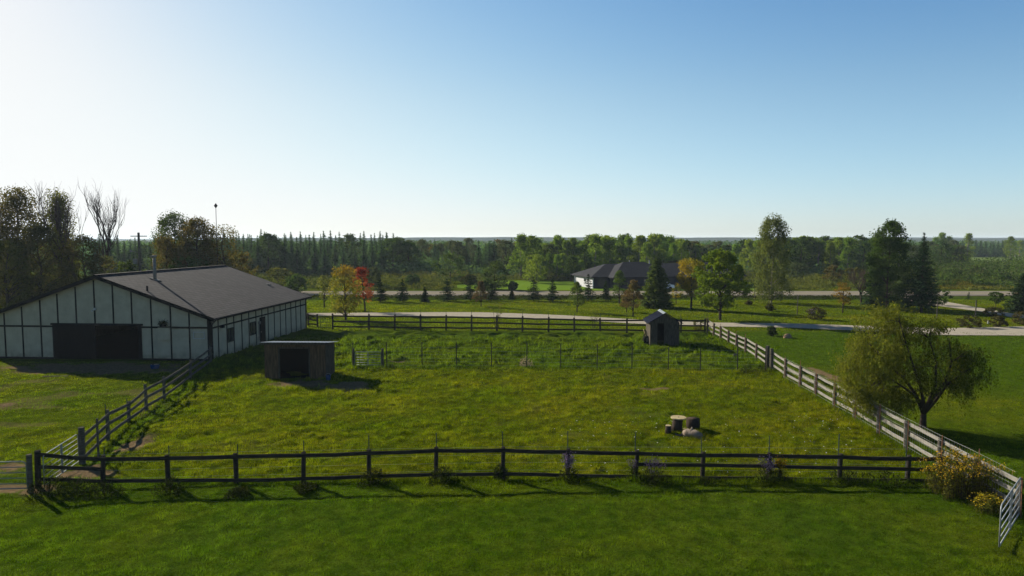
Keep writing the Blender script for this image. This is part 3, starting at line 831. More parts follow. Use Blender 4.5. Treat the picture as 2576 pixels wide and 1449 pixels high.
# side timbers
for z in (1535, 1595, 1645, 1700, 1750, 1800, 1842, 1885, 1928, 1970, 2008, 2045, 2080, 2113):
    v = side_v(.35781 * z)
    z0 = .02
    MB().box(0, .035, v - .05, v + .05, z0, EZ - .1).build('timber', M['timber'], barn)
MB().box(0, .042, .2, LB - .2, 2.38, 2.50).build('beam', M['timber'], barn)
MB().box(0, .05, LB - .2, LB + .03, 0, EZ - .02).build('corner_board', M['timber'], barn)
def side_window(zx0, zx1, z0, z1):
    v0, v1 = side_v(.35781 * zx0), side_v(.35781 * zx1)
    w = MB().box(0, .06, v0 + .05, v1 - .05, z0, z0 + .08).box(0, .06, v0 + .05, v1 - .05, z1 - .08, z1).box(0, .06, v0 + .05, v0 + .12, z0 + .08, z1 - .08)\
        .box(0, .06, v1 - .12, v1 - .05, z0 + .08, z1 - .08).box(0, .06, (v0 + v1) / 2 - .03, (v0 + v1) / 2 + .03, z0 + .08, z1 - .08).build('window', M['timber'], barn)
    MB().box(.005, .02, v0 + .12, v1 - .12, z0 + .08, z1 - .08).build('pane', M['glass'], w)
side_window(1595, 1645, 1.0, 2.1)
side_window(1755, 1800, 1.0, 2.1)
v0, v1 = side_v(.35781 * 1826), side_v(.35781 * 1862)
d = MB().box(0, .055, v0, v1, .05, 2.3).build('side_door', M['dark'], barn)
MB().box(.055, .10, v0 + .08, v0 + .14, 1.0, 1.1).build('handle', M['zinc'], d)
# roof with thickness and overhang
OV, OF = .45, .35
def slope(sign):
    xe = (OV if sign > 0 else -BW - OV); ze = EZ - dz * OV
    m = MB()
    prof = [(-HW, RZ + .06), (xe, ze + .06), (xe, ze - .06), (-HW, RZ - .06)]
    m.extrude([(p[0], -OF, p[1]) for p in prof], (0, LB + 2 * OF, 0))
    return m
r = slope(1)
r2 = slope(-1)
r.v += [(x, y, z) for x, y, z in r2.v]; nn = len(r.v) - len(r2.v); r.f += [tuple(i + nn for i in f) for f in r2.f]
for vv in range(len(r.v)): r.v[vv] = (r.v[vv][0], r.v[vv][1], r.v[vv][2] + .12)
roof = r.build('roof', M['shingle'], barn)
for sgn in (1, -1):
    xe = OV if sgn > 0 else -BW - OV
    ze = EZ - dz * OV
    for yy, y2 in ((-OF - .03, -OF), (LB + OF, LB + OF + .03)):
        MB().extrude([(-HW, yy, RZ + .19), (xe, yy, ze + .19), (xe, yy, ze - .09), (-HW, yy, RZ - .09)], (0, y2 - yy, 0)).build('barge_board', M['timber'], barn)
MB().box(OV + .0, OV + .10, -OF, LB + OF, EZ - dz * OV + .02, EZ - dz * OV + .13).build('gutter', M['timber'], barn)
MB().beam((-HW, -OF, RZ + .20), (-HW, LB + OF, RZ + .20), .28, .03).build('ridge_cap', M['shingle'], roof)
MB().tube([(OV + .05, -.12, EZ - .12), (.25, -.10, EZ - .35), (.10, -.08, EZ - .55), (.10, -.08, .9), (.16, -.08, .7), (.10, -.08, .1)], .045, 8).build('downspout', M['timber'], barn)
# flue and vents: find their feet on the right slope
def on_roof(px, py):
    r_ = ray(px, py)
    best = None
    for i in range(4000):
        t = 40 + i * .012
        p = Vector((r_.x * t, r_.y * t, CAMH + r_.z * t)) - BARN_O
        lx = p.dot(bx); ly = p.dot(bdir)
        if p.z <= RZ + .18 - dz * abs(lx + HW): return Vector((lx, ly, p.z))
    return Vector((-4, 6, 5))
q = on_roof(390, 703)
ht = (703 - 641) / F * (BARN_O.y + q.y)
ch = MB().tube([q + Vector((0, 0, -.3)), q + Vector((0, 0, ht - .25))], .125, 12).build('flue', M['zinc'], roof, True)
MB().tube([q + Vector((0, 0, ht - .22)), q + Vector((0, 0, ht - .16)), q + Vector((0, 0, ht - .02)), q + Vector((0, 0, ht))], [.125, .20, .20, .14], 12).build('flue_cap', M['zinc'], ch)
MB().extrude([q + Vector((-.35, -.3, .02 + dz * .35)), q + Vector((.35, -.3, .02 - dz * .35)), q + Vector((.35, .3, .02 - dz * .35)), q + Vector((-.35, .3, .02 + dz * .35))], (0, 0, .03)).build('flashing', M['zinc'], ch)
MB().tube([q + Vector((0, 0, ht * .55)), q + Vector((-3.2, 1.2, ht * .55 - .55))], .012, 4).build('stay', M['black'], ch)
q = on_roof(370.5, 732)
MB().tube([q + Vector((0, 0, -.2)), q + Vector((0, 0, .38))], .075, 10).build('roof_vent', M['black'], roof)
q = on_roof(778 * .0 + 673, 716)
MB().box(q.x - .25, q.x + .25, q.y - .15, q.y + .15, q.z - .1, q.z + .06).build('roof_vent', M['zinc'], roof)
# things on walls
def wallp(px, py):
    u = front_u(px, Z(py, BARN_O.y)); return u, Z(py, BARN_O.y + .0)
(u0, z0), (u1, z1) = wallp(400, 856), wallp(429, 825)
MB().box(u0, u1, -.14, -.045, z0, z1).build('white_cabinet', M['stucco'], barn)
hb = MB()
(u, z) = wallp(416, 816)
bk = empty('hanging_basket', BARN_O + bx * u + bdir * (-.3) + Vector((0, 0, z - .1)), BARN_ROT, 'dark hanging plant basket on the barn front above the white cabinet', 'basket')
MB().tube([(0, 0, -.12), (0, 0, .0), (0, 0, .12)], [.10, .22, .25], 12).build('pot', M['black'], bk)
MB().tube([(0, 0, .1), (.1, 0, .45), (.0, .30, .5)], .012, 5).build('bracket', M['black'], bk)
P = rng.normal(size=(160, 3)) * (.15, .15, .10) + (0, 0, .18)
link(np_mesh('foliage', quads(P, np.full(160, .06), rng.normal(size=(160, 3))), 4, rng.random(160)), 'foliage', L['weed'], bk)
(u0, z0), (u1, z1) = wallp(487, 853), wallp(515, 835)
fr = MB().box(u0, u1, -.05, -.01, z0, z0 + .05).box(u0, u1, -.05, -.01, z1 - .05, z1).box(u0, u0 + .05, -.05, -.01, z0 + .05, z1 - .05).box(u1 - .05, u1, -.05, -.01, z0 + .05, z1 - .05).build('hatch_frame', M['white'], barn)
(u, z) = wallp(241, 780)
lp = MB().box(u - .08, u + .08, -.16, -.035, z - .06, z + .10).build('wall_lamp', M['white'], barn)
MB().tube([(u - .1, -.2, z - .05), (u - .12, -.28, z - .12)], [.05, .08], 8).build('lamp_head', M['white'], lp)
v = side_v(555)
MB().box(.04, .30, v - .12, v + .12, 2.3, 2.5).build('wall_lamp', M['black'], barn)
v = side_v(650)
MB().tube([(0.03, v, 1.9), (.16, v, 1.9)], .14, 12).box(.02, .10, v - .04, v + .04, .4, 1.8).build('electric_meter', M['zinc'], barn)

# ------------------------------------------------------------------ low shelter (left) and small shed (right)
g0, g1 = G(666, 952), G(820, 952)
sh = empty('animal_shelter', ((g0.x + g1.x) / 2, g0.y, 0), radians(-1.5), 'low weathered board shelter with a sloping metal roof and dark open doorway', 'shelter')
w = (g1.x - g0.x) / 2; D = 2.0
H1 = 2.38; H2 = 2.12
def sx(px): return (px - 1288) / F * (g0.y * CP + 8 * SP) - (g0.x + g1.x) / 2
o0, o1 = sx(704), sx(777); oh = Z(877, g0.y)
def boards(x0, x1, z0, z1, y0=0., y1=.025, wd=.17):
    m = MB(); x = x0
    while x < x1 - .01:
        xe = min(x + wd, x1); j = random.uniform(0, .012)
        m.box(x + .004, xe - .004, y0 - j, y1 - j, z0, z1 + random.uniform(-.01, .01)); x = xe
    return m
for seg in ((-w, o0, 0, H1 - .1), (o1, w, 0, H1 - .1), (o0, o1, oh, H1 - .1)):
    boards(*seg).build('board_wall', M['grime'], sh)
for s_ in (-w, w):
    MB().extrude([(s_ - .02, .03, 0), (s_ - .02, D, 0), (s_ - .02, D, H2 - .05), (s_ - .02, .03, H1 - .1)], (.04, 0, 0)).build('side_wall', M['shedwood'], sh)
MB().box(-w + .03, w - .03, D - .03, D + .01, 0, H2 - .08).build('rear_wall', M['dark'], sh)  # painted near-black for the unlit inside, not bare boards
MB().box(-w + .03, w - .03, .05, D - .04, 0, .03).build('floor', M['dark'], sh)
m = MB()
prev = None
nseg = 40; ov = .26
for i in range(nseg + 1):
    x = -w - ov + (2 * w + 2 * ov) * i / nseg
    z = .018 if i % 2 else 0
    m.v += [(x, -.28, H1 + .02 + z), (x, D + .2, H2 - .02 + z)]
m.f = [(2*i, 2*i+2, 2*i+3, 2*i+1) for i in range(nseg)]
rfm = m.build('roof', M['zincroof'], sh)
rfm.modifiers.new('thick', 'SOLIDIFY').thickness = .02
MB().box(-w - .12, w + .12, -.24, -.20, H1 - .14, H1 - .01).build('fascia', M['shedwood'], sh)
MB().box(o0 - .09, o0, -.05, -.015, 0, oh).box(o1, o1 + .09, -.05, -.015, 0, oh).box(o0 - .09, o1 + .09, -.05, -.015, oh, oh + .10).build('door_frame', M['shedwood'], sh)
bucket = empty('bucket', G(826, 956), 0, 'small blue bucket at the right foot of the low shelter', 'bucket')
MB().tube([(0, 0, 0), (0, 0, .3)], [.12, .16], 12).build('tub', M['blue'], bucket)
MB().tube([(-.16, 0, .3), (-.1, 0, .42), (.1, 0, .42), (.16, 0, .3)], .01, 5).build('handle', M['wire'], bucket)

g0, g1 = G(1636, 870), G(1708, 870)
hut = empty('garden_shed', ((g0.x + g1.x) / 2, g0.y, 0), radians(-3), 'small weathered board shed with a gable roof and open door near the far right fence', 'shed')
w = (g1.x - g0.x) / 2; D = 2.5
HE = Z(811, g0.y); HR = Z(790, g0.y)
def hx(px): return (px - 1288) / F * (g0.y * CP + 7.5 * SP) - (g0.x + g1.x) / 2
o0, o1 = hx(1654), hx(1670.5); oh = Z(813.5, g0.y)
for seg in ((-w, o0, .05, HE), (o1, w, .05, HE)): boards(*seg, wd=.15).build('board_wall', M['shedwood'], hut)
m = MB(); x = -w
while x < w - .01:
    xe = min(x + .15, w); j = random.uniform(0, .01)
    zt0 = HE + (HR - HE) * (1 - abs(x) / w); zt1 = HE + (HR - HE) * (1 - abs(xe) / w)
    zb = oh if (x + xe) / 2 > o0 and (x + xe) / 2 < o1 else HE
    zb = HE if zb > HE else zb
    m.extrude([(x + .004, -j, HE + .002), (xe - .004, -j, HE + .002), (xe - .004, -j, max(zt1, HE + .01)), (x + .004, -j, max(zt0, HE + .01))], (0, .025, 0)); x = xe
m.box(o0, o1, 0, .02, min(oh, HE - .02), HE)
m.build('gable', M['shedwood'], hut)
for s_ in (-w, w):
    MB().box(s_ - .02, s_ + .02, .03, D, .05, HE).build('side_wall', M['shedwood'], hut)
MB().extrude([(-w, D, .05), (w, D, .05), (w, D, HE), (0, D, HR), (-w, D, HE)], (0, .03, 0)).build('rear_wall', M['dark'], hut)  # shed's inner darkness is painted on this wall
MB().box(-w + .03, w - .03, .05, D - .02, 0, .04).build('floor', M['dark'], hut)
sl = (HR - HE) / w; ov = .28
for s_ in (-1, 1):
    m = MB().extrude([(0, -.22, HR + .10), (s_ * (w + ov), -.22, HE - sl * ov + .10), (s_ * (w + ov), -.22, HE - sl * ov + .06), (0, -.22, HR + .06)], (0, D + .5, 0))
    for k in range(9):
        y = -.15 + k * (D + .35) / 8
        m.beam((s_ * .02, y, HR + .11), (s_ * (w + ov), y, HE - sl * ov + .11), .03, .03)
    m.build('roof', M['roofblue'], hut)
MB().extrude([(0, -.24, HR + .15), (-.20, -.24, HR + .15 - sl * .2), (-.20, -.24, HR + .125 - sl * .2), (0, -.24, HR + .125)], (0, D + .54, 0)).extrude([(0, -.24, HR + .15), (.2, -.24, HR + .15 - sl * .2), (.2, -.24, HR + .125 - sl * .2), (0, -.24, HR + .125)], (0, D + .54, 0)).build('ridge_cap', M['zincroof'], hut)
for k in range(4):
    y = .1 + k * .75
    MB().beam((-w - .02, y, HE - .02), (-w - ov + .02, y, HE - sl * ov + .01), .05, .08).build('rafter_end', M['cutwood'], hut)
ty = empty('tyre', G(1628, 866) + Vector((0, .1, 0)), radians(20), 'black tyre leaning against the left wall of the small shed', 'tyre')
m = MB(); R_, r_, n1, n2 = .27, .10, 20, 8
for i in range(n1):
    a = 2 * pi * i / n1
    for j in range(n2):
        b = 2 * pi * j / n2
        rr = R_ + r_ * cos(b)
        m.v.append((rr * cos(a), r_ * sin(b) * .9, .37 + rr * sin(a)))
for i in range(n1):
    for j in range(n2):
        m.f.append((i*n2+j, ((i+1) % n1)*n2+j, ((i+1) % n1)*n2+(j+1) % n2, i*n2+(j+1) % n2))
m.build('rubber', M['rubber'], ty, True)
MB().tube([(0, -.03, .37), (0, .03, .37)], .17, 14).build('rim', M['zinc'], ty)
bx_ = empty('slatted_rack', G(1633, 866) + Vector((.15, .9, 0)), radians(-8), 'pale slatted wooden rack tilted against the small shed beside the tyre', 'rack')
m = MB()
for k in range(5): m.beam((-.42 + k * .05, .0 + k * .0, .95 - k * .16), (-.42 + k * .05, .8, 1.05 - k * .16), .10, .03, up=(1, 0, .3))
m.build('slats', M['cutwood'], bx_)
for yy in (.05, .7):
    MB().beam((-.55, yy, 0), (-.25, yy, 1.05), .05, .05).build('leg', M['shedwood'], bx_)

# ------------------------------------------------------------------ stumps in the paddock
def stump(label, px, py, r, h, matside='bark', lean=(0, 0), cat='log', cut=True, flare=1.15):
    g = G(px, py)
    e = empty('log', g, random.uniform(0, 3), label, cat)
    m = MB(); m.tube([(0, 0, -.05), (lean[0]*.3, lean[1]*.3, h * .4), (lean[0], lean[1], h)], [r * flare, r * 1.0, r * .97], 14)
    m.build('bark_body', M[matside], e, True)
    if cut: MB().tube([(lean[0], lean[1], h + .001), (lean[0], lean[1], h + .02)], r * .93, 14).build('cut_face', M['cutwood'], e)
    return e
st = stump('thick leaning stump carrying the round wooden disc', 1702, 1085, .24, .62, lean=(.06, .0), flare=1.25, cut=False)
st.rotation_euler = (0, 0, 0)
gd = G(1702, 1085)
ds = empty('round_disc', (gd.x + .08, gd.y, .63), 0, 'pale round wooden disc lying as a table top on the tall stump', 'table top')
MB().tube([(0, 0, 0), (0, 0, .05)], .36, 28).build('disc', M['cutwood'], ds)
MB().tube([(0, 0, .05), (0, 0, .056)], .035, 10).build('hub_hole', M['dark'], ds)
stump('short grey log standing left of the disc-topped stump', 1681, 1090, .14, .36)
stump('wide dark hollow stump behind the fallen log', 1743, 1080, .33, .52, cut=False, flare=.9)
M['palelog'] = plain('barkless_log', (0.22, 0.175, 0.135), (0.08, 0.064, 0.05), 5, 0.9, (4, 4, 1), bump=0.5)
e = empty('fallen_log', G(1741, 1101) + Vector((0, 0, .14)), radians(-12), 'pale split log lying on the grass in front of the hollow stump', 'log')
MB().tube([(-.36, .2, .0), (-.2, .12, .05), (-.05, .04, .0), (.1, -.03, .05), (.25, -.1, .01), (.4, -.18, -.01)], [.13, .20, .17, .21, .18, .13], 9).build('bark_body', M['palelog'], e, True)
MB().tube([(-.02, .05, .1), (.0, .18, .30)], [.12, .03], 6).build('branch_stub', M['palelog'], e, True)
for i, (px, py, s) in enumerate(((1722, 1081, .14), (1716, 1095, .17), (1706, 1096, .13))):
    e = empty('wood_chunk', G(px, py), i * 1.1, ['small pale wood chip on the grass right of the disc stump', 'grey wood chunk between the stump and the fallen log', 'small dark wood chunk in front of the stump'][i], 'wood', 'wood pieces around the stumps')
    MB().beam((-s, 0, .03), (s, .04, .05), .08, .05).build('chunk', M['wood' if i else 'cutwood'], e)

def rock(label, px, py, w, h, name='boulder', mat='stone'):
    e = empty(name, G(px, py), .4, label, 'rock')
    m = MB(); nu, nv = 14, 7
    rr = random.Random(px)
    for j in range(nv + 1):
        t = j / nv * pi / 2
        for i in range(nu):
            a = 2 * pi * i / nu
            k = 1 + .16 * sin(2 * a + 1) + rr.uniform(-.07, .07)
            m.v.append((w * cos(a) * cos(t) * k, w * .7 * sin(a) * cos(t) * k, h * sin(t)**.8 + rr.uniform(-.02, .02) - .04))
    for j in range(nv):
        for i in range(nu):
            m.f.append((j*nu+i, j*nu+(i+1) % nu, (j+1)*nu+(i+1) % nu, (j+1)*nu+i))
    m.build('stone', M[mat], e)
    return e
rock('tan boulder on the lawn right of the rail fence', 1981, 849.5, .42, .42)
rock('small grey stone in the grass by the wire fence end', 1850, 898, .26, .30, mat='wood')
rock('small pale marker stone beside the shrub at far right', 2486, 814, .12, .38, 'marker_stone', 'white')
e = empty('plank', G(138, 948), radians(6), 'old plank lying in the shade in front of the barn door', 'plank')
MB().box(-.8, .8, -.08, .08, .02, .06).build('board', M['wood'], e)
e = empty('water_tub', G(390, 927), 0, 'blue tub standing in the shade by the barn front', 'tub')
MB().tube([(0, 0, 0), (0, 0, .28)], [.24, .3], 14).build('tub_wall', M['blue'], e)
MB().tube([(0, 0, .281), (0, 0, .285)], .26, 14).build('water_surface', M['glass'], e)

# ------------------------------------------------------------------ poles
e = empty('utility_pole', Vector((X(350, 76, 8), 76, 0)), 0, 'grey utility pole with lamp arm and box behind the barn roof', 'pole')
hp = Z(585, 76)
MB().tube([(0, 0, 0), (0, 0, hp)], [.17, .12], 9).build('pole', M['wood'], e)
MB().tube([(0, 0, hp - 2.3), (-.7, -.3, hp - 2.0)], .03, 6).build('lamp_arm', M['zinc'], e)
MB().tube([(-.7, -.3, hp - 2.15), (-.8, -.35, hp - 1.9)], [.16, .07], 8).build('lamp_head', M['zinc'], e)
MB().box(-.55, -.15, -.35, -.05, hp - 3.5, hp - 2.9).build('transformer_box', M['zinc'], e)
MB().beam((-.9, 0, hp - .4), (.9, 0, hp - .4), .09, .1).build('crossarm', M['wood'], e)
e = empty('radio_mast', Vector((X(546, 88, 8), 88, 0)), 0, 'slender mast with a small diamond shaped head above the brown trees', 'mast')
hp = Z(522, 88)
MB().tube([(0, 0, 0), (0, 0, hp)], .035, 6).build('mast_pole', M['black'], e)
MB().tube([(0, 0, hp - .1), (0, 0, hp + .22), (0, 0, hp + .55)], [.02, .30, .02], 4).build('diamond_head', M['black'], e)
SLAB = ['slim bare wooden stake behind the locust tree, near the road', 'wooden lawn post in front of the road, left of the reddish sapling', 'thin lawn post in front of the dark spruce', 'dark lawn post beside the branch driveway', 'thin stake at the foot of the weeping birch']
for lab, px, ty, by, r in zip(SLAB, (1897.6, 2005.5, 2356.5, 2453.7, 1934), (724, 742, 757, 755, 727), (759.5, 790.5, 800, 796, 768), (.045, .06, .05, .07, .03)):
    g = G(px, by)
    o = MB().tube([(0, 0, -.1), (.02, 0, Z(ty, g.y)*.99), (.02, 0, Z(ty, g.y))], [r, r * .9, r * .5], 7).build('wooden_post', M['wood']); o.location = g
    tag(o, lab, 'post', 'posts on the far lawn')

# ------------------------------------------------------------------ vegetation builders
def limbs(mb, top, targets, r0, rs, start=(.25, .7), bend=.15, n=5, base=Vector((0, 0, 0))):
    top = Vector(top)
    pts = []
    k = 5
    off = [Vector((rs.normal() * bend, rs.normal() * bend, 0)) * (0 if i == 0 else 1) for i in range(k + 1)]
    for i in range(k + 1):
        t = i / k
        pts.append(base + (top - base) * t + off[i] * t)
    mb.tube([pts[0] - Vector((0, 0, .2))] + pts, [r0 * 1.25] + [r0 * (1 - .85 * i / k) for i in range(k + 1)], n + 3)
    for c in targets:
        c = Vector([float(q) for q in c])
        hd = sqrt(c.x**2 + c.y**2)
        zs = max(top.z * start[0], min(c.z - hd * rs.uniform(.5, .9), top.z * .93))
        t = zs / max(top.z, .01)
        i = min(int(t * k), k - 1); f = t * k - i
        p0 = pts[i].lerp(pts[i + 1], f)
        mid = p0.lerp(c, .5) + Vector((rs.normal() * bend * .5, rs.normal() * bend * .5, abs(rs.normal()) * bend * .4 + .06 * hd))
        rr = r0 * (1 - .8 * t) * .5
        mb.tube([p0, mid, c], [rr, rr * .6, rr * .2], n)

def broadleaf(name, h, w, kind, seed, n_cl=60, per=28, leaf=.10, zb=.28, prof='oval', cs=.09, bark='bark', tint_fn=None, hang=0.0, r0=None, lean=(0, 0), nlimb=18, gap=.0, parent=None, flat=.7, multi=1):
    rs = np.random.default_rng(seed)
    t = rs.random(n_cl) ** .9
    P_ = {'oval': lambda t: np.sqrt(np.clip(1 - (2 * t - .85)**2 / 1.35, .02, 1)),
          'cone': lambda t: np.clip(1.05 - t, .05, 1),
          'column': lambda t: np.clip(1 - t**3 * .8, .1, 1) * (.75 + .25 * np.sin(t * 5)),
          'vase': lambda t: np.clip(.35 + .9 * t - .9 * np.clip(t - .75, 0, 1) * 2.4, .1, 1),
          'bell': lambda t: np.clip(1.05 - t**1.4, .08, 1),
          'birch': lambda t: np.clip(.80 + .35 * t - .42 * sm(.5, .72, t) - .40 * sm(.86, 1.0, t), .12, 1),
          'round': lambda t: np.sqrt(np.clip(1 - (2 * t - 1)**2, .03, 1))}[prof](t)
    ang = rs.uniform(0, 2 * pi, n_cl); ph = rs.uniform(0, 6, 3)
    lob = 1 + .16 * np.sin(3 * ang + ph[0] + 5 * t) + .12 * np.sin(5 * ang + ph[1] - 7 * t)
    rr = w / 2 * P_ * lob * (0.30 + 0.62 * np.sqrt(rs.random(n_cl)))
    zc = h * (zb + (1 - zb - cs * .5) * t)
    C = np.stack([rr * np.cos(ang) + lean[0] * t, rr * np.sin(ang) + lean[1] * t, zc], -1)
    if gap > 0:
        keep = rs.random(n_cl) > gap * (np.sin(ang * 2 + ph[2] + t * 6) > .3)
        C = C[keep]; t = t[keep]; rr = rr[keep]
    n_cl = len(C)
    sz = cs * h * rs.uniform(.55, 1.35, n_cl)
    cnt = per
    D = rs.normal(size=(n_cl, cnt, 3)); D /= np.maximum(np.linalg.norm(D, axis=2, keepdims=True), .01); D *= (rs.random((n_cl, cnt, 1)) ** .35)
    D[:, :, 2] *= flat
    if hang > 0:
        D[:, :, 2] = -np.abs(D[:, :, 2]) * (1 + hang * 3) * rs.random((n_cl, cnt)) + .2
        D[:, :, 0] *= .6; D[:, :, 1] *= .6
    P = (C[:, None, :] + D * sz[:, None, None]).reshape(-1, 3)
    P[:, 2] = np.maximum(P[:, 2], .05)
    N = rs.normal(size=P.shape) * .8 + D.reshape(-1, 3) * 2.0 + np.array((0, 0, .35))
    tn = np.repeat(rs.random(n_cl), cnt) * .65 + rs.random(len(P)) * .35
    if tint_fn is not None: tn = tint_fn(P, tn, np.repeat(t, cnt), rs)
    S = leaf * rs.uniform(.6, 1.3, len(P))
    A = None
    if hang > 0: A = rs.normal(size=P.shape) * .3 + np.array((0, 0, 1.)); N[:, 2] *= .3
    me = np_mesh('crown', quads(P, S, N, .55 if hang == 0 else .35, A, rs), 4, np.clip(tn, 0, 1))
    root = empty(name)
    mb = MB()
    sel = rs.choice(n_cl, min(nlimb, n_cl), replace=False)
    r0 = r0 or .022 * h
    if multi == 1:
        limbs(mb, (lean[0] * .8, lean[1] * .8, h * (zb + (1 - zb) * .85)), C[sel], r0, rs, (zb * .7, .8), .02 * h)
    else:
        for q in range(multi):
            a = 2 * pi * q / multi + rs.uniform(-.4, .4)
            limbs(mb, (cos(a) * w * .25, sin(a) * w * .25, h * .8), C[sel[q::multi]], r0 * .6, rs, (zb * .7, .8), .02 * h, base=Vector((cos(a) * .05 * h, sin(a) * .05 * h, 0)))
    mb.build('trunk', M[bark], root, True)
    link(me, 'crown', L[kind], root)
    return root

def conifer(name, h, w, kind, seed, whorls=16, per_whorl=9, along=9, leaf=.10, zb=.06, droop=.25, sparse=0., bark='bark', pw=.85, spread=.05, jit=.12):
    rs = np.random.default_rng(seed)
    Ps, Ns, As = [], [], []
    mb = MB()
    mb.tube([(0, 0, -.2), (0, 0, h * .5), (0, 0, h * .985)], [.018 * h, .011 * h, .002 * h], 7)
    for i in range(whorls):
        t = (i + rs.uniform(-.2, .2)) / whorls
        t = min(max(t, 0), .985)
        z = h * (zb + (1 - zb) * t)
        Lr = w / 2 * ((1 - t) ** pw) * 1.0 + .02 * h * (1 - t)
        for k in range(per_whorl):
            if rs.random() < sparse: continue
            a = rs.uniform(0, 2 * pi); l = Lr * rs.uniform(.55, 1.12)
            zj = z + rs.normal() * h / whorls * .22
            m = max(3, int(along * l / (w / 2) + 2))
            s = (np.arange(m) + rs.random(m)) / m
            s = .08 + .92 * s
            zz = zj - droop * l * s + droop * .8 * l * s * s * (.5 + t)
            side = rs.normal(size=m) * spread * l * (1.1 - s) * 1.6
            P = np.stack([np.cos(a) * l * s - np.sin(a) * side, np.sin(a) * l * s + np.cos(a) * side, zz + rs.normal(size=m) * .012 * h * .5], -1)
            Ps.append(P)
            nn = np.tile(np.array((0, 0, 1.)), (m, 1)) + rs.normal(size=(m, 3)) * .45
            Ns.append(nn); As.append(np.tile(np.array((cos(a), sin(a), -.1)), (m, 1)) + rs.normal(size=(m, 3)) * .35)
            if k < 4 and l > .2: mb.tube([(0, 0, zj), (cos(a) * l * .9, sin(a) * l * .9, float(zz[-1]))], [.004 * h * (1 - t) + .004, .003], 3)
    P = np.concatenate(Ps); N = np.concatenate(Ns); A = np.concatenate(As)
    S = leaf * rs.uniform(.6, 1.3, len(P)) * (1.08 - (.75 if h > 9 else .45) * np.clip(P[:, 2] / h, 0, 1))
    tn = np.clip(rs.random(len(P)) * .6 + .4 * (np.hypot(P[:, 0], P[:, 1]) / (w / 2)), 0, 1)
    root = empty(name)
    mb.build('trunk', M[bark], root)
    link(np_mesh('crown', quads(P, S, N, .5, A, rs), 4, tn), 'crown', L[kind], root)
    return root

def bare(name, h, w, seed, mat='deadbark', levels=4, r0=None, zb=.25, nb=4, up=.5):
    rs = np.random.default_rng(seed)
    tr, br = MB(), MB()
    def grow(p, d, l, r, lev, mb):
        pts = [p]; q = p.copy(); dd = d.copy()
        for i in range(4):
            dd = (dd + Vector((rs.normal(), rs.normal(), rs.normal() * .4 + up * .25)) * .16).normalized()
            q = q + dd * l / 4; pts.append(q.copy())
        mb.tube(pts, [r * (1 - .16 * i) for i in range(5)], 5 if lev < 2 else 3)
        if lev >= levels: return
        for k in range(nb if lev else nb + 1):
            f = rs.uniform(.35, 1.0); i = min(3, int(f * 4))
            s = pts[i].lerp(pts[i + 1], f * 4 - i if f < 1 else 1)
            a = rs.uniform(0, 2 * pi)
            side = Vector((cos(a), sin(a), 0)) * w / h * 1.3
            nd = (dd * .6 + side * rs.uniform(.4, 1) + Vector((0, 0, up))).normalized()
            grow(s, nd, l * rs.uniform(.5, .8), r * .5, lev + 1, br)
    grow(Vector((0, 0, -.1)), Vector((0, 0, 1)), h * .42, r0 or .018 * h, 0, tr)
    root = empty(name)
    tr.build('trunk', M[mat], root, True); br.build('branches', M[mat], root, True)
    return root

def place(root, px, by, label, cat='tree', group=None, rz=None):
    g = G(px, by) if by is not None else px
    root.location = g; root.rotation_euler = (0, 0, random.uniform(0, 6) if rz is None else rz)
    tag(root, label, cat, group)
    return root
def hw(px, by, ty, wpx):
    "height and width in metres of a thing standing at px,by with its top on row ty"
    g = G(px, by); return Z(ty, g.y), wpx / F * g.y

# ------------------------------------------------------------------ trees on the lawn beyond the paddock
def maple_tint(P, tn, t, rs):
    s = sm(-.2, 1.6, P[:, 0] * .5 - P[:, 1] * .1 + (P[:, 2] - 3) * .35 + rs.normal(size=len(P)) * .6)
    return np.clip(tn * .45 + s * .45 + (P[:, 2] > 5) * .2, 0, 1)
h, w = hw(869.7, 805, 667, 88)
place(broadleaf('maple_tree', h, w, 'maple', 11, 130, 34, .105, .14, 'oval', .085, tint_fn=maple_tint, nlimb=26), 869.7, 805, 'round maple with green leaves turning orange right of the barn', rz=0)
h, w = hw(919, 783, 669, 48)
place(broadleaf('maple_tree', h, w, 'red', 12, 70, 30, .11, .24, 'oval', .085, lean=(-.7, 0), gap=.25, tint_fn=lambda P, tn, t, rs: tn * .4 + (1 - t) * .7 + .05), 919, 783, 'bright red and orange maple just right of the green maple', rz=0)
h, w = hw(816, 774, 692, 42)
place(broadleaf('young_tree', h, w, 'birch', 13, 45, 26, .10, .25, 'oval', .09), 816, 774, 'thin green sapling left of the turning maple, beside the barn corner')
SPR = [
 (957,760,697,36,'short dark spruce on the verge just right of the red maple', 0), (1013.5,760,700,36,'thin sparse spruce, second along the verge from the red maple', .3),
 (1069,760,720,22,'smallest spruce in the roadside row, third from the red maple', .1), (1125,758,699,42,'broad dark spruce, fourth along the verge from the red maple', 0),
 (1183,756.5,692,38,'dark spruce just left of the brownish pine on the verge', .05), (1236.5,756,706,38,'grey-green spruce just right of the brownish pine on the verge', .2),
 (1288,755,723,16,'tiny spruce below the round dark willow near the road centre', .2), (1342,757,694,42,'tall layered spruce in front of the bright neighbour lawn', .2),
 (1390,758,701,40,'layered spruce left of the ragged pine, near the grey-roofed house', .2), (1480,756,687,38,'sparse layered spruce against the white end wall of the house', .35),
 (1523.8,756,704,26,'small narrow spruce in front of the dark house wall', .1)]
for i, (px, by, ty, wp, lab, sp) in enumerate(SPR):
    h, w = hw(px, by, ty, wp)
    place(conifer('spruce_tree', h, w * 1.15, 'spruce', 100 + i, 12, 18, 18, .13, .08, .10, sp * .5, pw=.75, spread=.12), px, by, lab, 'tree', 'young spruces along the road')
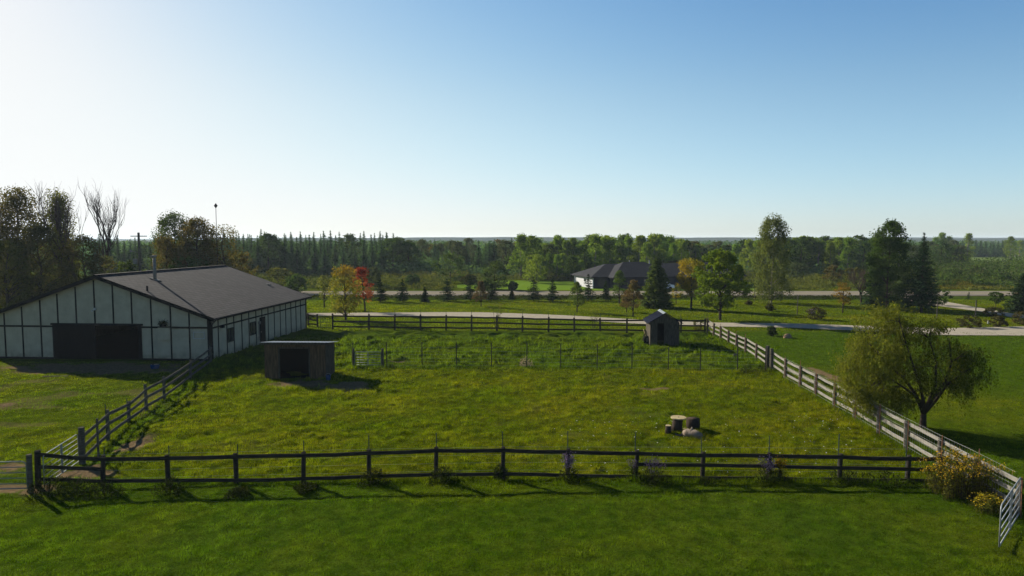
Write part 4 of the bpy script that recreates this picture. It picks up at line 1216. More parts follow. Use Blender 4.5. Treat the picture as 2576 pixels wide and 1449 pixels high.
PIN = [(1210,771,706,38,'brownpine','thin browning pine on the lawn in front of the spruce row'), (1451.6,785,708,56,'pine','ragged young pine on the lawn left of the white house wall'),
       (1558,763,678,54,'pine','green pine in front of the middle of the grey roof'), (1592.5,796,703,64,'brownpine','browning bushy pine left of the big green pine'),
       (1576,785,727,28,'brownpine','low half-dead brown pine behind the browning bushy pine')]
for i, (px, by, ty, wp, kd, lab) in enumerate(PIN):
    h, w = hw(px, by, ty, wp)
    place(broadleaf('pine_tree', h, w, kd, 140 + i, 80, 50, .075, .24, 'bell', .085, gap=.1, nlimb=30, flat=.55), px, by, lab, 'tree', 'young pines on the lawn')
h, w = hw(1651, 773, 645, 78)
place(conifer('pine_tree', h, w * 1.1, 'pine', 161, 24, 40, 22, .23, .03, .02, 0, pw=.62, spread=.16), 1651, 773, 'large dense bright green pine directly behind the small shed', 'tree')
h, w = hw(1701, 765, 712, 26)
place(broadleaf('young_tree', h, w, 'yellow', 162, 22, 18, .09, .3, 'oval', .09), 1701, 765, 'spindly yellowish sapling between the green pine and the yellow tree')
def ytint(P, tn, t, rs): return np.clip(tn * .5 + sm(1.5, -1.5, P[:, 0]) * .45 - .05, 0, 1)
h, w = hw(1738.4, 777.6, 649, 76)
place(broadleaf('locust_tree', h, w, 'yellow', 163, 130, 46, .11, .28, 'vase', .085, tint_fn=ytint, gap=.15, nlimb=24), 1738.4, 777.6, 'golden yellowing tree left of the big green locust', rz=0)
h, w = hw(1811.5, 805, 627, 128)
place(broadleaf('locust_tree', h, w, 'locust', 164, 230, 50, .14, .20, 'oval', .068, gap=.2, nlimb=34, r0=.17), 1811.5, 805, 'large spreading green locust tree beyond the far paddock corner', rz=.5)
h, w = hw(1940, 762, 546, 92)
place(broadleaf('birch_tree', h * 1.0, w * 1.1, 'birch', 165, 300, 46, .13, .04, 'birch', .05, bark='birchbark', flat=1.5, nlimb=36, r0=.13), 1940, 762, 'very tall weeping birch with airy top beside the road')
h, w = hw(2119.7, 787, 709, 42)
place(broadleaf('young_tree', h, w, 'maple', 166, 40, 26, .09, .3, 'oval', .09, tint_fn=lambda P, tn, t, rs: .5 + tn * .5), 2119.7, 787, 'small reddish brown young maple left of the bare tree')
h, w = hw(2168, 767.5, 665, 84)
place(bare('bare_tree', h * 1.1, w * .8, 5, 'deadbark', 4, .16, up=.55, nb=5), 2168, 767.5, 'leafless grey tree on the lawn left of the tall dark birch')
h, w = hw(2230.7, 775, 553, 104)
place(broadleaf('birch_tree', h, w, 'darkleaf', 167, 280, 46, .14, .06, 'oval', .062, nlimb=30, r0=.15), 2230.7, 775, 'tall dark leafy birch right of the bare tree')
h, w = hw(2203, 770, 567, 70)
place(conifer('spruce_tree', h, w, 'spruce', 168, 28, 26, 18, .19, .05, .2, 0, spread=.12), 2203, 770, 'tall dark spruce merged into the left side of the tall birch')
h, w = hw(2317, 784, 584, 82)
place(conifer('spruce_tree', h, w * 1.12, 'spruce', 169, 27, 34, 24, .19, .10, .22, 0, pw=.8, spread=.10), 2317, 784, 'large dark pointed spruce on the lawn at right')
h, w = hw(2362, 769, 725, 52)
place(broadleaf('small_tree', h, w, 'darkleaf', 170, 45, 28, .11, .12, 'round', .11), 2362, 769, 'dark low bushy tree touching the right side of the pointed spruce')
h, w = hw(2505, 775, 733, 40)
place(broadleaf('small_tree', h, w, 'darkleaf', 171, 40, 28, .10, .32, 'round', .12), 2505, 775, 'small round-headed dark tree on a short stem at far right')
h, w = hw(2436.5, 754, 733, 14)
place(conifer('spruce_tree', h, w, 'spruce', 172, 8, 8, 6, .1, .1, .1), 2436.5, 754, 'tiny spruce beside the road at far right')
h, w = hw(2568, 786, 686, 92)
place(conifer('spruce_tree', h, w, 'spruce', 173, 20, 32, 18, .19, .03, .12, 0, pw=.6, spread=.14), 2572, 786, 'broad dark evergreen cut by the right picture edge')
h, w = hw(1250, 826, 762, 50)
place(broadleaf('young_tree', h, w, 'birch', 174, 30, 14, .055, .3, 'vase', .09, gap=.2, nlimb=28, multi=3), 1250, 826, 'wispy multi-stemmed sapling behind the far fence')
h, w = hw(1494, 824, 772, 40)
place(broadleaf('young_tree', h, w, 'birch', 175, 22, 12, .05, .35, 'vase', .09, nlimb=22, multi=3), 1494, 824, 'faint thin shrub between the far fence and driveway')
h, w = hw(1756, 836, 803, 34)
place(broadleaf('bush', h, w, 'olive', 176, 24, 26, .06, .1, 'round', .14), 1756, 836, 'leafy bush growing through the far right fence corner', 'bush')
h, w = hw(1000, 795, 760, 30)

# shrubs on the lawn
def shrub(px, by, wpx, hpx, kind, seed, label, group='dark rounded shrubs on the lawn'):
    g = G(px, by); h = hpx / F * g.y * 1.05; w = wpx / F * g.y
    r = broadleaf('shrub', h, w, kind, seed, 60, 40, .04 + .016 * h, .02, 'round', .16, nlimb=20, multi=4, r0=.03)
    r.scale = (1.15, 1.15, 1.0)
    return place(r, px, by, label, 'shrub', group)
s1 = shrub(2051.7, 803, 42, 30, 'shrub', 200, 'dark round shrub with lilac bloom on the far lawn')
shrub(1938, 782.5, 21, 19, 'shrub', 201, 'small dark shrub in front of the weeping birch')
shrub(1884, 767, 16, 11, 'shrub', 202, 'tiny shrub between the locust and the weeping birch')
shrub(1941, 845, 24, 24, 'darkleaf', 203, 'compact dark green shrub on the lawn left of the tan boulder')
shrub(2439, 824, 60, 30, 'shrub', 204, 'widest dark reddish shrub beside the driveway at right')
shrub(2511, 822, 40, 26, 'shrub', 205, 'dark reddish shrub right of the widest one by the driveway')
shrub(2500, 797, 44, 24, 'shrub', 206, 'dark shrub behind the others beside the branch driveway')
shrub(2574, 816, 46, 32, 'shrub', 207, 'dark shrub cut by the right picture edge')
P = rng.normal(size=(90, 3)) * (.35, .3, .22) + (-.45, -.2, .95)
link(np_mesh('lilac_flowers', quads(P, np.full(90, .06), rng.normal(size=(90, 3))), 4, rng.random(90)), 'lilac_flowers', L['aster'], s1)
s1.rotation_euler = (0, 0, 0)

# willow on the right lawn
def willow():
    g = G(2320, 1074)
    rs = np.random.default_rng(77)
    sc_ = g.y / F
    def loc(px, py, dy=0): return np.array([(px - 2320) * sc_, dy, (1074 - py) * sc_ * 1.0 + .0])
    blobs = [(2200,790,34,26),(2175,830,40,34),(2245,800,40,30),(2230,850,48,36),(2300,810,44,28),(2345,808,28,18),(2160,890,44,38),(2215,910,56,40),(2290,870,56,40),(2360,880,56,40),
             (2420,890,42,38),(2425,930,26,36),(2160,950,42,34),(2200,985,40,28),(2260,950,52,40),(2330,940,56,36),(2400,950,46,34),(2130,920,24,30),(2185,1010,26,20),(2250,1000,40,22),
             (2435,960,16,26),(2150,860,26,26),(2420,975,20,20),(2170,1000,40,26),(2240,1018,36,16),(2120,965,20,28),(2150,985,26,26),(2290,1000,30,18),(2225,772,22,18),(2185,760,12,12)]
    C, Sz = [], []
    for px, py, rx, ry in blobs:
        n = int(rx * ry / 42)
        for k in range(n):
            a = rs.uniform(0, 2 * pi); q = sqrt(rs.random())
            c = loc(px + rx * q * cos(a), py + ry * q * sin(a), 0)
            c[1] = rs.normal() * rx * sc_ * .85
            C.append(c); Sz.append(rs.uniform(.20, .42))
    C = np.array(C); Sz = np.array(Sz); n = len(C)
    per = 46
    D = rs.normal(size=(n, per, 3)) * .5
    D[:, :, 2] = -rs.random((n, per)) * 1.5 + .35
    P = (C[:, None, :] + D * Sz[:, None, None]).reshape(-1, 3)
    # fine hanging strands
    m = 520
    si = rs.choice(n, m)
    st = C[si] + rs.normal(size=(m, 3)) * .18
    ln = rs.uniform(.4, 1.2, m); q = 16
    tt = rs.random((m, q))
    P2 = st[:, None, :] + np.stack([rs.normal(size=(m, q)) * .025, rs.normal(size=(m, q)) * .025, -tt * ln[:, None]], -1)
    P = np.concatenate([P, P2.reshape(-1, 3)])
    P[:, 2] = np.maximum(P[:, 2], .5)
    A = rs.normal(size=P.shape) * .45 + np.array((0, 0, 1.)); N = rs.normal(size=P.shape)
    tn = np.clip(rs.random(len(P)) * .6 + sm(.5, -2.5, P[:, 0]) * .45, 0, 1)  # leaf tint carries the sunlit left side and darker right
    root = empty('willow_tree', g, 0, 'leafy yellow-green willow standing on the lawn right of the rail fence', 'tree')
    link(np_mesh('crown', quads(P,   .056 * rs.uniform(.6, 1.4, len(P)), N, .38, A, rs), 4, tn), 'crown', L['willow'], root)
    mb = MB()
    j = Vector(loc(2322, 1040)); 
    mb.tube([(0, 0, -.2), (.02, 0, .1), tuple(j)], [.20, .16, .12], 9)
    arms = [[(2312,1010),(2285,985),(2255,965),(2215,940)],[(2314,1005),(2300,965),(2275,915),(2250,860),(2225,800)],[(2330,1000),(2338,960),(2330,900),(2305,840)],
            [(2345,1005),(2365,965),(2400,930),(2430,905)],[(2335,1000),(2360,950),(2365,900),(2350,850)],[(2300,990),(2270,950),(2210,900),(2170,850)]]
    ends = []
    for ai, arm in enumerate(arms):
        pts = [j]; dy = rs.uniform(-.9, .9)
        for k, (px, py) in enumerate(arm):
            pts.append(Vector(loc(px, py, dy * (k + 1) / len(arm))))
        mb.tube(pts, [.10 * (1 - .75 * k / len(arm)) for k in range(len(pts))], 6)
        ends += pts[2:]
    for c in C[rs.choice(n, 110, replace=False)]:
        c = Vector(c.tolist()); e = min(ends, key=lambda q: (q - c).length + (q.z > c.z) * .4)
        mid = e.lerp(c, .5) + Vector((0, 0, .12))
        mb.tube([e, mid, c], [.022, .014, .006], 4)
    mb.build('trunk', M['bark'], root, True)
    return root
willow()

# ------------------------------------------------------------------ trees behind the barn
def bt(px, ty, wpx, y, kind, seed, label, prof='oval', zb=.06, n=230, gap=.15, per=50, leaf=.125, cs=.085, nl=30, **kw):
    h = Z(ty, y); w = wpx / F * y
    g = Vector((X(px, y, h * .6), y, 0))
    return place(broadleaf('leafy_tree', h, w, kind, seed, n, per, leaf, zb, prof, cs, gap=gap, nlimb=nl, **kw), g, None, label, 'tree', 'trees behind the barn')
bt(45, 468, 125, 84, 'brown', 301, 'tall leafy brown-green tree at far left behind the barn', n=360, gap=.15)
bt(-45, 478, 130, 82, 'brown', 302, 'brown-green tree cut by the left picture edge', n=330, gap=.15)
bt(150, 474, 92, 88, 'olive', 303, 'tall narrow green tree beside the bare dead tree', 'bell', .03, 330, .1)
bt(100, 560, 150, 78, 'brown', 304, 'lower browning tree in front of the tall left trees', n=260)
bt(210, 590, 110, 80, 'brown', 305, 'low bushy brown tree at the foot of the dead tree', 'round', .03, 120)
bt(15, 600, 120, 74, 'olive', 306, 'low olive tree just above the left end of the barn roof', 'round', .03, 120)
bt(262, 640, 70, 84, 'greyleaf', 307, 'small grey-green bush tree above the barn ridge at left', 'round', .03, 70)
bt(325, 652, 90, 92, 'darkleaf', 308, 'small dark green tree beside the utility pole', 'round', .03, 80)
bt(438, 532, 96, 98, 'darkleaf', 309, 'dark green round-topped tree above the barn roof', 'oval', .25, 220, .15)
bt(500, 545, 110, 94, 'brown', 310, 'large rusty brown tree left of the mast', 'oval', .05, 300, .1)
bt(420, 590, 80, 92, 'brown', 311, 'brown tree below the dark green round-topped tree', 'round', .05, 120)
bt(565, 562, 84, 93, 'brown', 312, 'twiggy half-bare brown tree behind the mast', 'oval', .1, 170, .3, per=26)
bt(600, 632, 90, 98, 'brown', 313, 'low brown tree at the right end of the brown group', 'round', .03, 90)
bt(470, 640, 130, 90, 'darkleaf', 314, 'dark green undergrowth tree right above the barn ridge', 'round', .03, 100)
g = Vector((X(222, 86, 8), 86, 0))
for k, (px, hh, seed) in enumerate(((205, Z(436, 86), 41), (243, Z(430, 88), 44))):
    place(bare('bare_tree', hh * 1.0, 5.6, seed, 'deadbark', 4, .26, nb=4, up=.8), Vector((X(px, 86 + k * 2, 8), 86 + k * 2, 0)), None,
          ['left of the two tall dead leafless trees behind the barn', 'right of the two tall dead leafless trees behind the barn'][k], 'tree', 'dead trees behind the barn', rz=k * 1.3)

# ------------------------------------------------------------------ neighbour's house beyond the road
hc = G(1490.7, 726)
hroot = empty('neighbour_house', (hc.x, hc.y, 0), math.atan2(.235, .97), 'long single-storey house with charcoal hip roofs and a white end wall beyond the road', 'house')
M['housewall'] = plain('white_siding', (0.36, 0.36, 0.37), (0.31, 0.31, 0.32), 2, 0.8)
M['shadow_wall'] = plain('shadowed_house_wall', (0.035, 0.035, 0.045), (0.022, 0.022, 0.03), 6, 0.9)  # front and wing walls lie in shadow; that darkness is in this colour
EW = 2.05
MB().box(0, .2, 0, 10.5, 0, EW).build('end_wall', M['housewall'], hroot)
MB().box(.2, 31, 0, .2, 0, EW).build('front_wall', M['shadow_wall'], hroot)
MB().box(.2, 31, 10.3, 10.5, 0, EW).build('rear_wall', M['housewall'], hroot)
MB().box(30.8, 31, .2, 10.3, 0, EW).build('end_wall', M['housewall'], hroot)
for (a, b) in ((3.4, 15.5), (18.5, 29.5)):
    MB().box(a, b, -2.4, -2.2, 0, EW).box(a, a + .2, -2.2, 0, 0, EW).box(b - .2, b, -2.2, 0, 0, EW).build('wing_wall', M['shadow_wall'], hroot)
def hip(x0, x1, y0, y1, ze, zr, run, name='roof'):
    ym = (y0 + y1) / 2; ov = .5
    x0 -= ov; x1 += ov; y0 -= ov; y1 += ov
    m = MB()
    m.v = [(x0,y0,ze),(x1,y0,ze),(x1,y1,ze),(x0,y1,ze),(x0+run,ym,zr),(x1-run,ym,zr),(x0,y0,ze-.18),(x1,y0,ze-.18),(x1,y1,ze-.18),(x0,y1,ze-.18)]
    m.f = [(0,1,5,4),(1,2,5),(2,3,4,5),(3,0,4),(6,7,1,0),(7,8,2,1),(8,9,3,2),(9,6,0,3),(9,8,7,6)]
    return m.build(name, M['darkshingle'], hroot)
rr_ = hip(0, 31, 0, 10.5, EW + .1, 4.35, 5.0)
hip(3.4, 15.5, -2.4, 8.5, EW + .13, 4.75, 4.4)
hip(18.5, 29.5, -2.4, 8.5, EW + .16, 4.6, 4.4)
for x in (8.8, 12.9):
    MB().tube([(x, 3.6, 4.3), (x, 3.6, 5.1)], .08, 8).build('roof_pipe', M['white'], rr_)
def hwin(x0, x1, z0, z1, y=-.0):
    f = MB().box(x0, x1, y - .05, y, z0, z0 + .07).box(x0, x1, y - .05, y, z1 - .07, z1).box(x0, x0 + .07, y - .05, y, z0 + .07, z1 - .07).box(x1 - .07, x1, y - .05, y, z0 + .07, z1 - .07).build('window', M['black'], hroot)
    MB().box(x0 + .07, x1 - .07, y - .03, y - .01, z0 + .07, z1 - .07).build('pane', M['glass'], f)
hwin(1.0, 2.6, .4, 1.8); hwin(5, 7, .7, 1.8, -2.4); hwin(9, 12, .7, 1.8, -2.4); hwin(20, 22.5, .7, 1.8, -2.4); hwin(25, 27, .7, 1.8, -2.4)
f = MB().box(-.05, 0, 3.6, 4.7, 1.1, 1.65).build('window', M['black'], hroot)
MB().box(-.06, -.05, 3.7, 4.6, 1.17, 1.58).build('pane', M['glass'], f)
# white car on the forecourt
cg = Vector((X(1662, 123), 122.5, 0))
car = empty('parked_car', cg, radians(10), 'white car parked in front of the neighbouring house, mostly hidden by trees', 'car')
prof = [(-2.2,.35),(-2.2,.85),(-1.9,.95),(-1.2,1.0),(-.7,1.42),(.8,1.45),(1.5,1.0),(2.1,.9),(2.2,.35)]
MB().extrude([(x, -.85, z) for x, z in prof], (0, 1.7, 0)).build('body', M['carpaint'], car)
MB().extrude([(x, -.862, z) for x, z in [(-1.05,1.02),(-.62,1.36),(.72,1.38),(1.3,1.02)]], (0, .01, 0)).extrude([(x, .852, z) for x, z in [(-1.05,1.02),(-.62,1.36),(.72,1.38),(1.3,1.02)]], (0, .01, 0)).build('windows', M['glass'], car)
for x in (-1.35, 1.35):
    for y in (-.8, .8):
        wh = MB().tube([(x, y - .1, .32), (x, y + .1, .32)], .32, 16).build('wheel', M['rubber'], car)

# ------------------------------------------------------------------ plants by the fence
def clump(px, by, w, h, seed, label, n=520, kind='weed', cat='weeds', group='dark weed clumps at the fence posts', flowers=None):
    rs = np.random.default_rng(seed)
    g = G(px, by) if by is not None else px
    e = empty('weed_clump', (g.x, g.y, 0), rs.uniform(0, 6), label, cat, group)
    a = rs.uniform(0, 2 * pi, n); r = w / 2 * np.sqrt(rs.random(n)) * (1 + .25 * np.sin(3 * a + seed))
    z = h * (rs.random(n) ** 1.3) * (1 - .5 * (r / (w / 2))**2)
    P = np.stack([r * np.cos(a), r * np.sin(a), z], -1)
    A = np.stack([np.cos(a) * .5, np.sin(a) * .5, np.ones(n)], -1) + rs.normal(size=(n, 3)) * .4
    link(np_mesh('leaves', quads(P, .055 * rs.uniform(.5, 1.5, n), rs.normal(size=(n, 3)), .3, A, rs), 4, rs.random(n)), 'leaves', L[kind], e)
    sb = MB()
    tips = []
    for k in range(16 if flowers else 8):
        aa = rs.uniform(0, 2 * pi); rr = rs.uniform(.2, 1) * w * .35; zz = h * rs.uniform(1.0, 1.5 if flowers else 1.1)
        sb.tube([(0, 0, 0), (rr * .5 * cos(aa), rr * .5 * sin(aa), zz * .6), (rr * cos(aa), rr * sin(aa), zz)], .006, 3)
        tips.append((rr * cos(aa), rr * sin(aa), zz))
    sb.build('stems', M['bark'], e)
    if flowers:
        T_ = np.array(tips)[rs.integers(0, len(tips), flowers[1])]
        P = T_ + rs.normal(size=T_.shape) * (.07, .07, .10)
        link(np_mesh('flowers', quads(P, .026 * rs.uniform(.6, 1.4, len(P)), rs.normal(size=P.shape), .8), 4, rs.random(len(P))), 'flowers', L[flowers[0]], e)['kind'] = 'stuff'
    return e
CL = [(125,1240,1.3,.45,'first'),(190,1242,.9,.4,''),(262,1245,1.0,.40,''),(428,1240,.85,.45,''),(600,1244,.7,.20,''),(768,1233,.7,.22,''),(940,1214,.95,.42,''),(1112,1208,.9,.42,''),(1258,1200,.5,.4,'')]
LBL = ['large dark weed clump at the left corner post of the near fence', 'dark weeds between the first two posts of the near fence', 'dark weeds at the second post of the near fence',
       'dense dark tuft at the third post of the near fence', 'low tuft at the fourth post of the near fence', 'low grass tuft at the fifth post of the near fence',
       'bushy tuft at the sixth post of the near fence', 'bushy tuft at the seventh post of the near fence', 'small dark tuft at the eighth post of the near fence']
for i, ((px, by, w, h, _), lab) in enumerate(zip(CL, LBL)): clump(px, by, w * 1.15, h * 1.3, 400 + i, lab, n=620)
clump(1430, 1207, .75, .62, 420, 'purple aster clump at the ninth post of the near fence', 360, flowers=('aster', 420), cat='flowers', group='aster clumps along the near fence')
clump(1592, 1206, .5, .50, 421, 'thin aster clump against the tenth post of the near fence', 200, flowers=('aster', 120), cat='flowers', group='aster clumps along the near fence')
clump(1640, 1212, 1.25, .50, 422, 'wide purple aster clump right of the tenth post', 520, flowers=('aster', 330), cat='flowers', group='aster clumps along the near fence')
clump(1928, 1210, .8, .55, 423, 'faded lilac aster clump left of the goldenrod at the twelfth post', 360, flowers=('aster', 330), cat='flowers', group='aster clumps along the near fence')
clump(1962, 1208, .55, .50, 424, 'small yellow goldenrod clump at the twelfth post', 220, flowers=('goldenrod', 330), cat='flowers')
clump(2130, 1210, 1.4, .38, 425, 'leafy green weeds at the thirteenth post of the near fence', 420)
clump(2230, 1214, 1.6, .35, 426, 'low weeds between the thirteenth and fourteenth posts', 420)
clump(1775, 1215, .6, .20, 427, 'low grass tuft at the eleventh post of the near fence', 160)
clump(1322, 922, .95, .75, 428, 'dry pinkish grey weed bush in the wire fence', 330, 'straw', 'bush', None)
clump(1925, 935, 1.2, .45, 429, 'weeds at the gate posts of the sunlit rail fence', 300)
clump(1880, 936, 1.2, .35, 430, 'weeds where the wire fence meets the rail fence', 260)
clump(1205, 930, 1.2, .25, 431, 'low tuft under the wire fence left of the dry bush', 160)
clump(985, 926, .8, .25, 432, 'dark tuft right of the gate in the wire fence', 160)

fx = rng.uniform(2, 17, 160); fy_ = rng.uniform(25.4, 34, 160)
k = fx < right_x(fy_) - .3; fx = fx[k]; fy_ = fy_[k]
P = np.stack([fx, fy_, height(fx, fy_) + .10], -1)
tag(link(np_mesh('wildflowers', quads(P, .028 * rng.uniform(.6, 1.3, len(P)), np.tile((0, -.3, 1.), (len(P), 1)) + rng.normal(size=P.shape) * .2, .9), 4, rng.random(len(P))), 'wildflowers', M['white']),
    'scattered tiny white flowers in the paddock grass behind the near fence', 'flowers', kind='stuff')
# goldenrod thicket
def thicket(label, px, by, w, h, seed, n, nf, d=1.3):
    rs = np.random.default_rng(seed)
    g = G(px, by)
    e = empty('goldenrod_bush', (g.x, g.y, 0), 0, label, 'bush')
    sb = MB(); tips = []; Ps = []
    for k in range(n):
        bx0 = rs.uniform(-w * .40, w * .40); by0 = rs.uniform(-d * .4, d * .4)
        hh = h * rs.uniform(.6, 1.0) * (1 - .45 * abs(bx0 / (w * .5))**2)
        top = Vector((bx0 * 1.25 + rs.normal() * .08, by0 * 1.2 + rs.normal() * .08, hh))
        sb.tube([(bx0, by0, 0), (bx0 * 1.05, by0, hh * .6), top], [.008, .007, .004], 3)
        tips.append(np.array(top))
        m = 26
        t = rs.random(m)
        P = np.outer(1 - t, (bx0, by0, 0)) + np.outer(t, np.array(top))
        Ps.append(P + rs.normal(size=P.shape) * .06)
    P = np.concatenate(Ps)
    sb.build('stems', M['bark'], e)
    link(np_mesh('leaves', quads(P, .055 * rs.uniform(.5, 1.4, len(P)), rs.normal(size=P.shape), .3), 4, rs.random(len(P))), 'leaves', L['olive'], e)
    T_ = np.array(tips); T_ = T_[(T_[:, 2] > h * .5)]
    T2 = T_[rs.integers(0, len(T_), nf)]
    P = T2 + rs.normal(size=T2.shape) * (.085, .07, .055)
    link(np_mesh('flowers', quads(P, .024 * rs.uniform(.6, 1.5, len(P)), rs.normal(size=P.shape), .8), 4, rs.random(len(P))), 'flowers', L['goldenrod'], e)['kind'] = 'stuff'
    return e
thicket('large goldenrod thicket with yellow plumes hiding the near right fence corner', 2420, 1243, 2.6, 1.45, 500, 210, 1500, 1.5)
thicket('small goldenrod clump between the large thicket and the open gate', 2490, 1290, .9, .60, 501, 30, 420, .6)

# ------------------------------------------------------------------ beyond the road: bushes, forest, far wood
protos = {}
def proto(key, maker):
    protos.setdefault(key, []).append(maker)
for s in range(4): proto('conif', conifer('forest_spruce', 11, 4.2, 'fspruce', 600 + s, 22, 20, 11, .33, .06, .18, 0, pw=.9, spread=.12))
for s in range(4): proto('poplar', broadleaf('forest_poplar', 10, 4.6, 'poplar', 620 + s, 80, 36, .20, .12, 'column', .085, nlimb=10, bark='birchbark', gap=.15))
for s in range(2): proto('grey', broadleaf('forest_tree', 9.5, 5.0, 'greyleaf', 640 + s, 80, 36, .19, .08, 'oval', .085, nlimb=12))
for s in range(3): proto('dark', broadleaf('forest_tree', 9.5, 5.4, 'darkleaf', 650 + s, 85, 34, .21, .06, 'oval', .085, nlimb=10))
for s in range(2): proto('brownt', broadleaf('forest_tree', 8, 4.4, 'brown', 660 + s, 50, 20, .22, .1, 'oval', .085, nlimb=14))
used = set()
FL = {'conif': ('dark pointed conifer in the forest edge beyond the road', 'forest conifers'), 'poplar': ('light green poplar in the forest edge beyond the road', 'forest poplars'),
      'grey': ('grey-green leafy tree in the forest edge beyond the road', 'forest grey-green trees'), 'dark': ('dark green leafy tree in the forest edge beyond the road', 'forest dark leafy trees'),
      'brownt': ('browning leafy tree in the forest edge beyond the road', 'forest browning trees')}
def forest_tree(key, x, y, h, wk=1.0):
    lst = protos[key]; p = lst[random.randrange(len(lst))]
    if id(p) in used: o = copy_tree(p)
    else: o = p; used.add(id(p))
    base = {'conif': 11, 'poplar': 10, 'grey': 9.5, 'dark': 9.5, 'brownt': 8}[key]
    s = h / base
    o.location = (x, y, 0); o.rotation_euler = (0, 0, random.uniform(0, 6.28)); o.scale = (s * wk, s * wk, s)
    tag(o, FL[key][0], 'tree', FL[key][1])
    return o
def zone_trees(x0, x1, d0, d1, n, mix, h0, h1, wk=1.1):
    keys, wts = zip(*mix)
    for i in range(n):
        px = x0 + (x1 - x0) * (i + random.random()) / n
        d = d0 + (d1 - d0) * ((i * 0.618 + random.random() * .3) % 1)
        k = random.choices(keys, wts)[0]
        forest_tree(k, (px - 1288) / F * d, d, random.uniform(h0, h1), wk * random.uniform(.85, 1.2))
zone_trees(230, 1010, 166, 192, 84, (('conif', 15), ('dark', 1)), 7.6, 11.2, 1.3)
zone_trees(560, 1000, 200, 235, 26, (('conif', 1),), 10.5, 12.5, 1.2)
zone_trees(990, 1340, 175, 215, 36, (('conif', 4), ('grey', 3), ('dark', 2), ('brownt', 1)), 6.5, 9.8, 1.2)
zone_trees(1310, 1720, 158, 182, 48, (('poplar', 9), ('dark', 1)), 8.0, 10.6, 1.15)
zone_trees(1330, 1480, 148, 158, 12, (('poplar', 3), ('dark', 1)), 4.5, 6.5, 1.2)
zone_trees(1690, 1900, 178, 215, 22, (('grey', 3), ('dark', 3), ('brownt', 2), ('poplar', 2)), 6.8, 9.2, 1.2)
zone_trees(1880, 2270, 168, 195, 40, (('poplar', 6), ('dark', 3), ('grey', 2)), 8.2, 10.4, 1.2)
zone_trees(2270, 2420, 200, 250, 14, (('dark', 4), ('grey', 3)), 7.0, 9.5, 1.3)
zone_trees(2410, 2520, 345, 365, 12, (('conif', 1),), 8.2, 9.2, 1.5)
for px, h in ((2367, 12.3), (2352, 10.5), (2433, 12.0), (2540, 10.6), (2385, 10.8)):
    forest_tree('poplar', (px - 1288) / F * 300, 300, h, 1.1)
zone_trees(2525, 2700, 350, 380, 10, (('conif', 2), ('poplar', 2)), 8, 10.5, 1.4)

# mid-ground bushes between the road and the forest
BU = [('greyleaf', 935, 724, 668, 56, 'round grey-green willow bush behind the red maple'), ('darkleaf', 1133, 712, 635, 84, 'big rounded dark willow left of the grey bush tree'),
      ('darkleaf', 1245, 728, 655, 66, 'rounded dark-edged willow bush before the bright lawn'), ('darkleaf', 745, 738, 690, 56, 'dark shaggy bush tree behind the barn roof end'),
      ('olive', 700, 720, 672, 70, 'olive bush above the far end of the barn roof'), ('darkleaf', 1040, 722, 690, 40, 'low dark bush beyond the road, left part'),
      ('darkleaf', 1215, 729, 705, 44, 'low dark bush at the foot of the rounded willow'), ('darkleaf', 1290, 730, 708, 30, 'small dark bush at the edge of the bright lawn'),
      ('olive', 1180, 716, 690, 46, 'olive bush right of the big rounded dark willow'), ('poplar', 1350, 712, 640, 60, 'bright yellow-green tree at the forest edge left of the house'),
      ('brown', 2095, 718, 668, 50, 'rusty brown bush tree behind the reddish sapling'), ('greyleaf', 2005, 708, 660, 60, 'grey bush tree right of the weeping birch'),
      ('olive', 2150, 715, 672, 70, 'olive bush behind the bare tree'), ('darkleaf', 2400, 708, 676, 48, 'rounded dark bush in the scrub at right'),
      ('greyleaf', 2455, 700, 668, 50, 'grey-green bush in the scrub at right'), ('darkleaf', 2530, 715, 690, 46, 'low dark bush near the right picture edge'), ('brown', 1700, 700, 655, 70, 'browning tree behind the grey roof')]
for i, (kd, px, by, ty, wp, lab) in enumerate(BU):
    h, w = hw(px, by, ty, wp)
    place(broadleaf('bush', h, w, kd, 700 + i, 70, 26, .19, .03, 'round', .13, nlimb=10), px, by, lab, 'bush', 'bushes beyond the road')

def scatter_scrub(name, label, x0, x1, d0, d1, n, hmin, hmax, wid, kind, leaf=.3, per=26, excl=None):
    rs = np.random.default_rng(len(name) + n)
    px = rs.uniform(x0, x1, n); d = rs.uniform(d0, d1, n)
    x = (px - 1288) / F * d
    if excl is not None:
        k = ~excl(px, d); x = x[k]; d = d[k]; px = px[k]
    h = rs.uniform(hmin, hmax, len(x)) * ((.25 + 1.5 * vnoise(x, d, 11, 4)**1.3) if hmax < 6 else (.85 + .2 * vnoise(x, d, 11, 4))); w = wid * rs.uniform(.6, 1.4, len(x))
    D = rs.normal(size=(len(x), per, 3)); D /= np.linalg.norm(D, axis=2, keepdims=True); D *= rs.random((len(x), per, 1))**.4
    P = np.stack([x[:, None] + D[:, :, 0] * w[:, None], d[:, None] + D[:, :, 1] * w[:, None], h[:, None] * .5 + D[:, :, 2] * h[:, None] * .5], -1).reshape(-1, 3)
    tn = np.clip(np.repeat(rs.random(len(x)) * .5 + vnoise(x, d, 9, 60) * .5 - .1, per) + rs.random(len(P)) * .25, 0, 1)
    S = leaf * rs.uniform(.6, 1.4, len(P))
    me = np_mesh(name, quads(P, S, rs.normal(size=P.shape) + np.array((0, 0, .5))), 4, tn)
    return tag(link(me, name, L[kind]), label, 'vegetation', kind='stuff')
ex = lambda px, d: ((px > 1200) & (px < 1900) & (d < 146)) | ((px > 1130) & (px < 1330) & (d < 138))
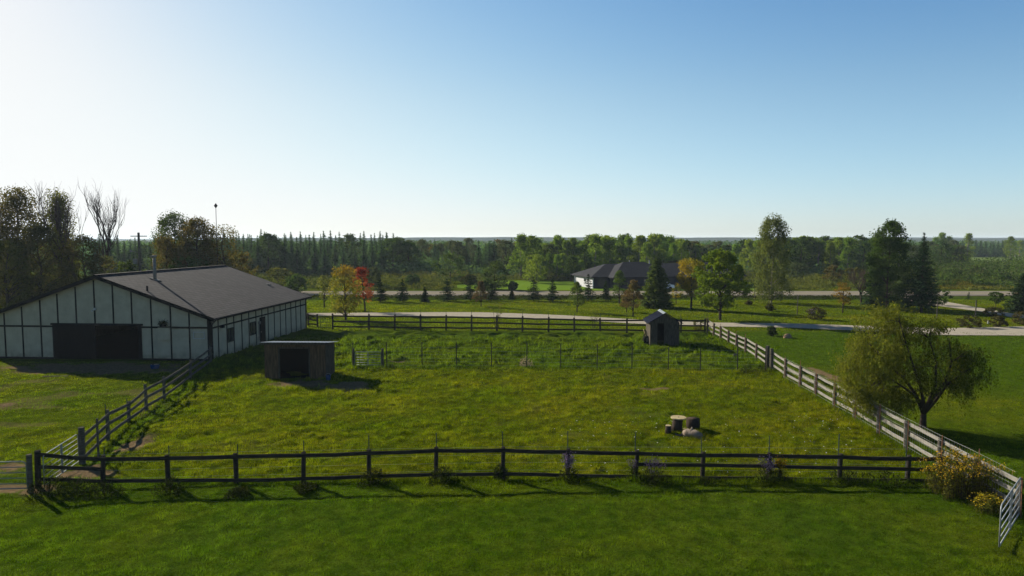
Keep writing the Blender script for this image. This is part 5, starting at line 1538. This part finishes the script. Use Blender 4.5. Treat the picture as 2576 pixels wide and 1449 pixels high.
scatter_scrub('meadow_scrub', 'olive and yellow scrub of weeds and low bushes between road and forest', 500, 2700, 122, 172, 3000, .5, 1.9, 1.5, 'scrub', .18, 34, ex)
scatter_scrub('forest_undergrowth', 'dark green undergrowth at the foot of the forest beyond the road', 200, 2300, 166, 205, 1500, 2.0, 4.2, 2.6, 'fspruce', .34, 34, ex)
exfield = lambda px, d: (px > 2375) & (d > 245)
scatter_scrub('distant_scrub', 'mixed green scrub filling the low ground at far right', 2180, 2750, 125, 330, 900, 1.6, 3.8, 2.6, 'darkleaf', .26, 60, exfield)
scatter_scrub('grey_scrub', 'grey-green scrub among the darker bushes at far right', 2230, 2750, 130, 330, 500, 1.2, 3.0, 2.2, 'greyleaf', .24, 50, exfield)
scatter_scrub('goldenrod_meadow', 'yellow flowering meadow strip behind the road at far right', 2350, 2620, 124, 133, 340, .7, 1.4, 1.3, 'gold', .13, 40)
scatter_scrub('ditch_weeds', 'dark rough weeds along the roadside ditch', 500, 2262, 103.2, 107.5, 1500, .25, .55, .6, 'weed', .10, 16)
exf = lambda px, d: (px > 2380) & (d < 380)
scatter_scrub('distant_wood', 'hazy far-off wood stretching to the horizon', -250, 2850, 225, 420, 2200, 6.5, 9.3, 3.0, 'fspruce', .5, 60, exf)
scatter_scrub('far_wood', 'pale hazy woodland just below the horizon', -300, 2900, 420, 1100, 2600, 6.5, 9.6, 5, 'fspruce', .9, 40)

# ------------------------------------------------------------------ air
hz = MB().box(-5200, 5200, -60, 6300, -2.2, 27).build('haze', None)
hm = bpy.data.materials.new('haze_air'); hm.use_nodes = True
nt = hm.node_tree; nt.nodes.remove(nt.nodes['Principled BSDF'])
pv = nt.nodes.new('ShaderNodeVolumePrincipled')
pv.inputs['Color'].default_value = (0.72, 0.86, 1.0, 1)
pv.inputs['Density'].default_value = 0.00012
pv.inputs['Anisotropy'].default_value = 0.15
nt.links.new(pv.outputs[0], nt.nodes['Material Output'].inputs['Volume'])
hz.data.materials.append(hm)
tag(hz, kind='stuff')
tag(hz, 'thin pale morning haze over the whole countryside', 'haze')
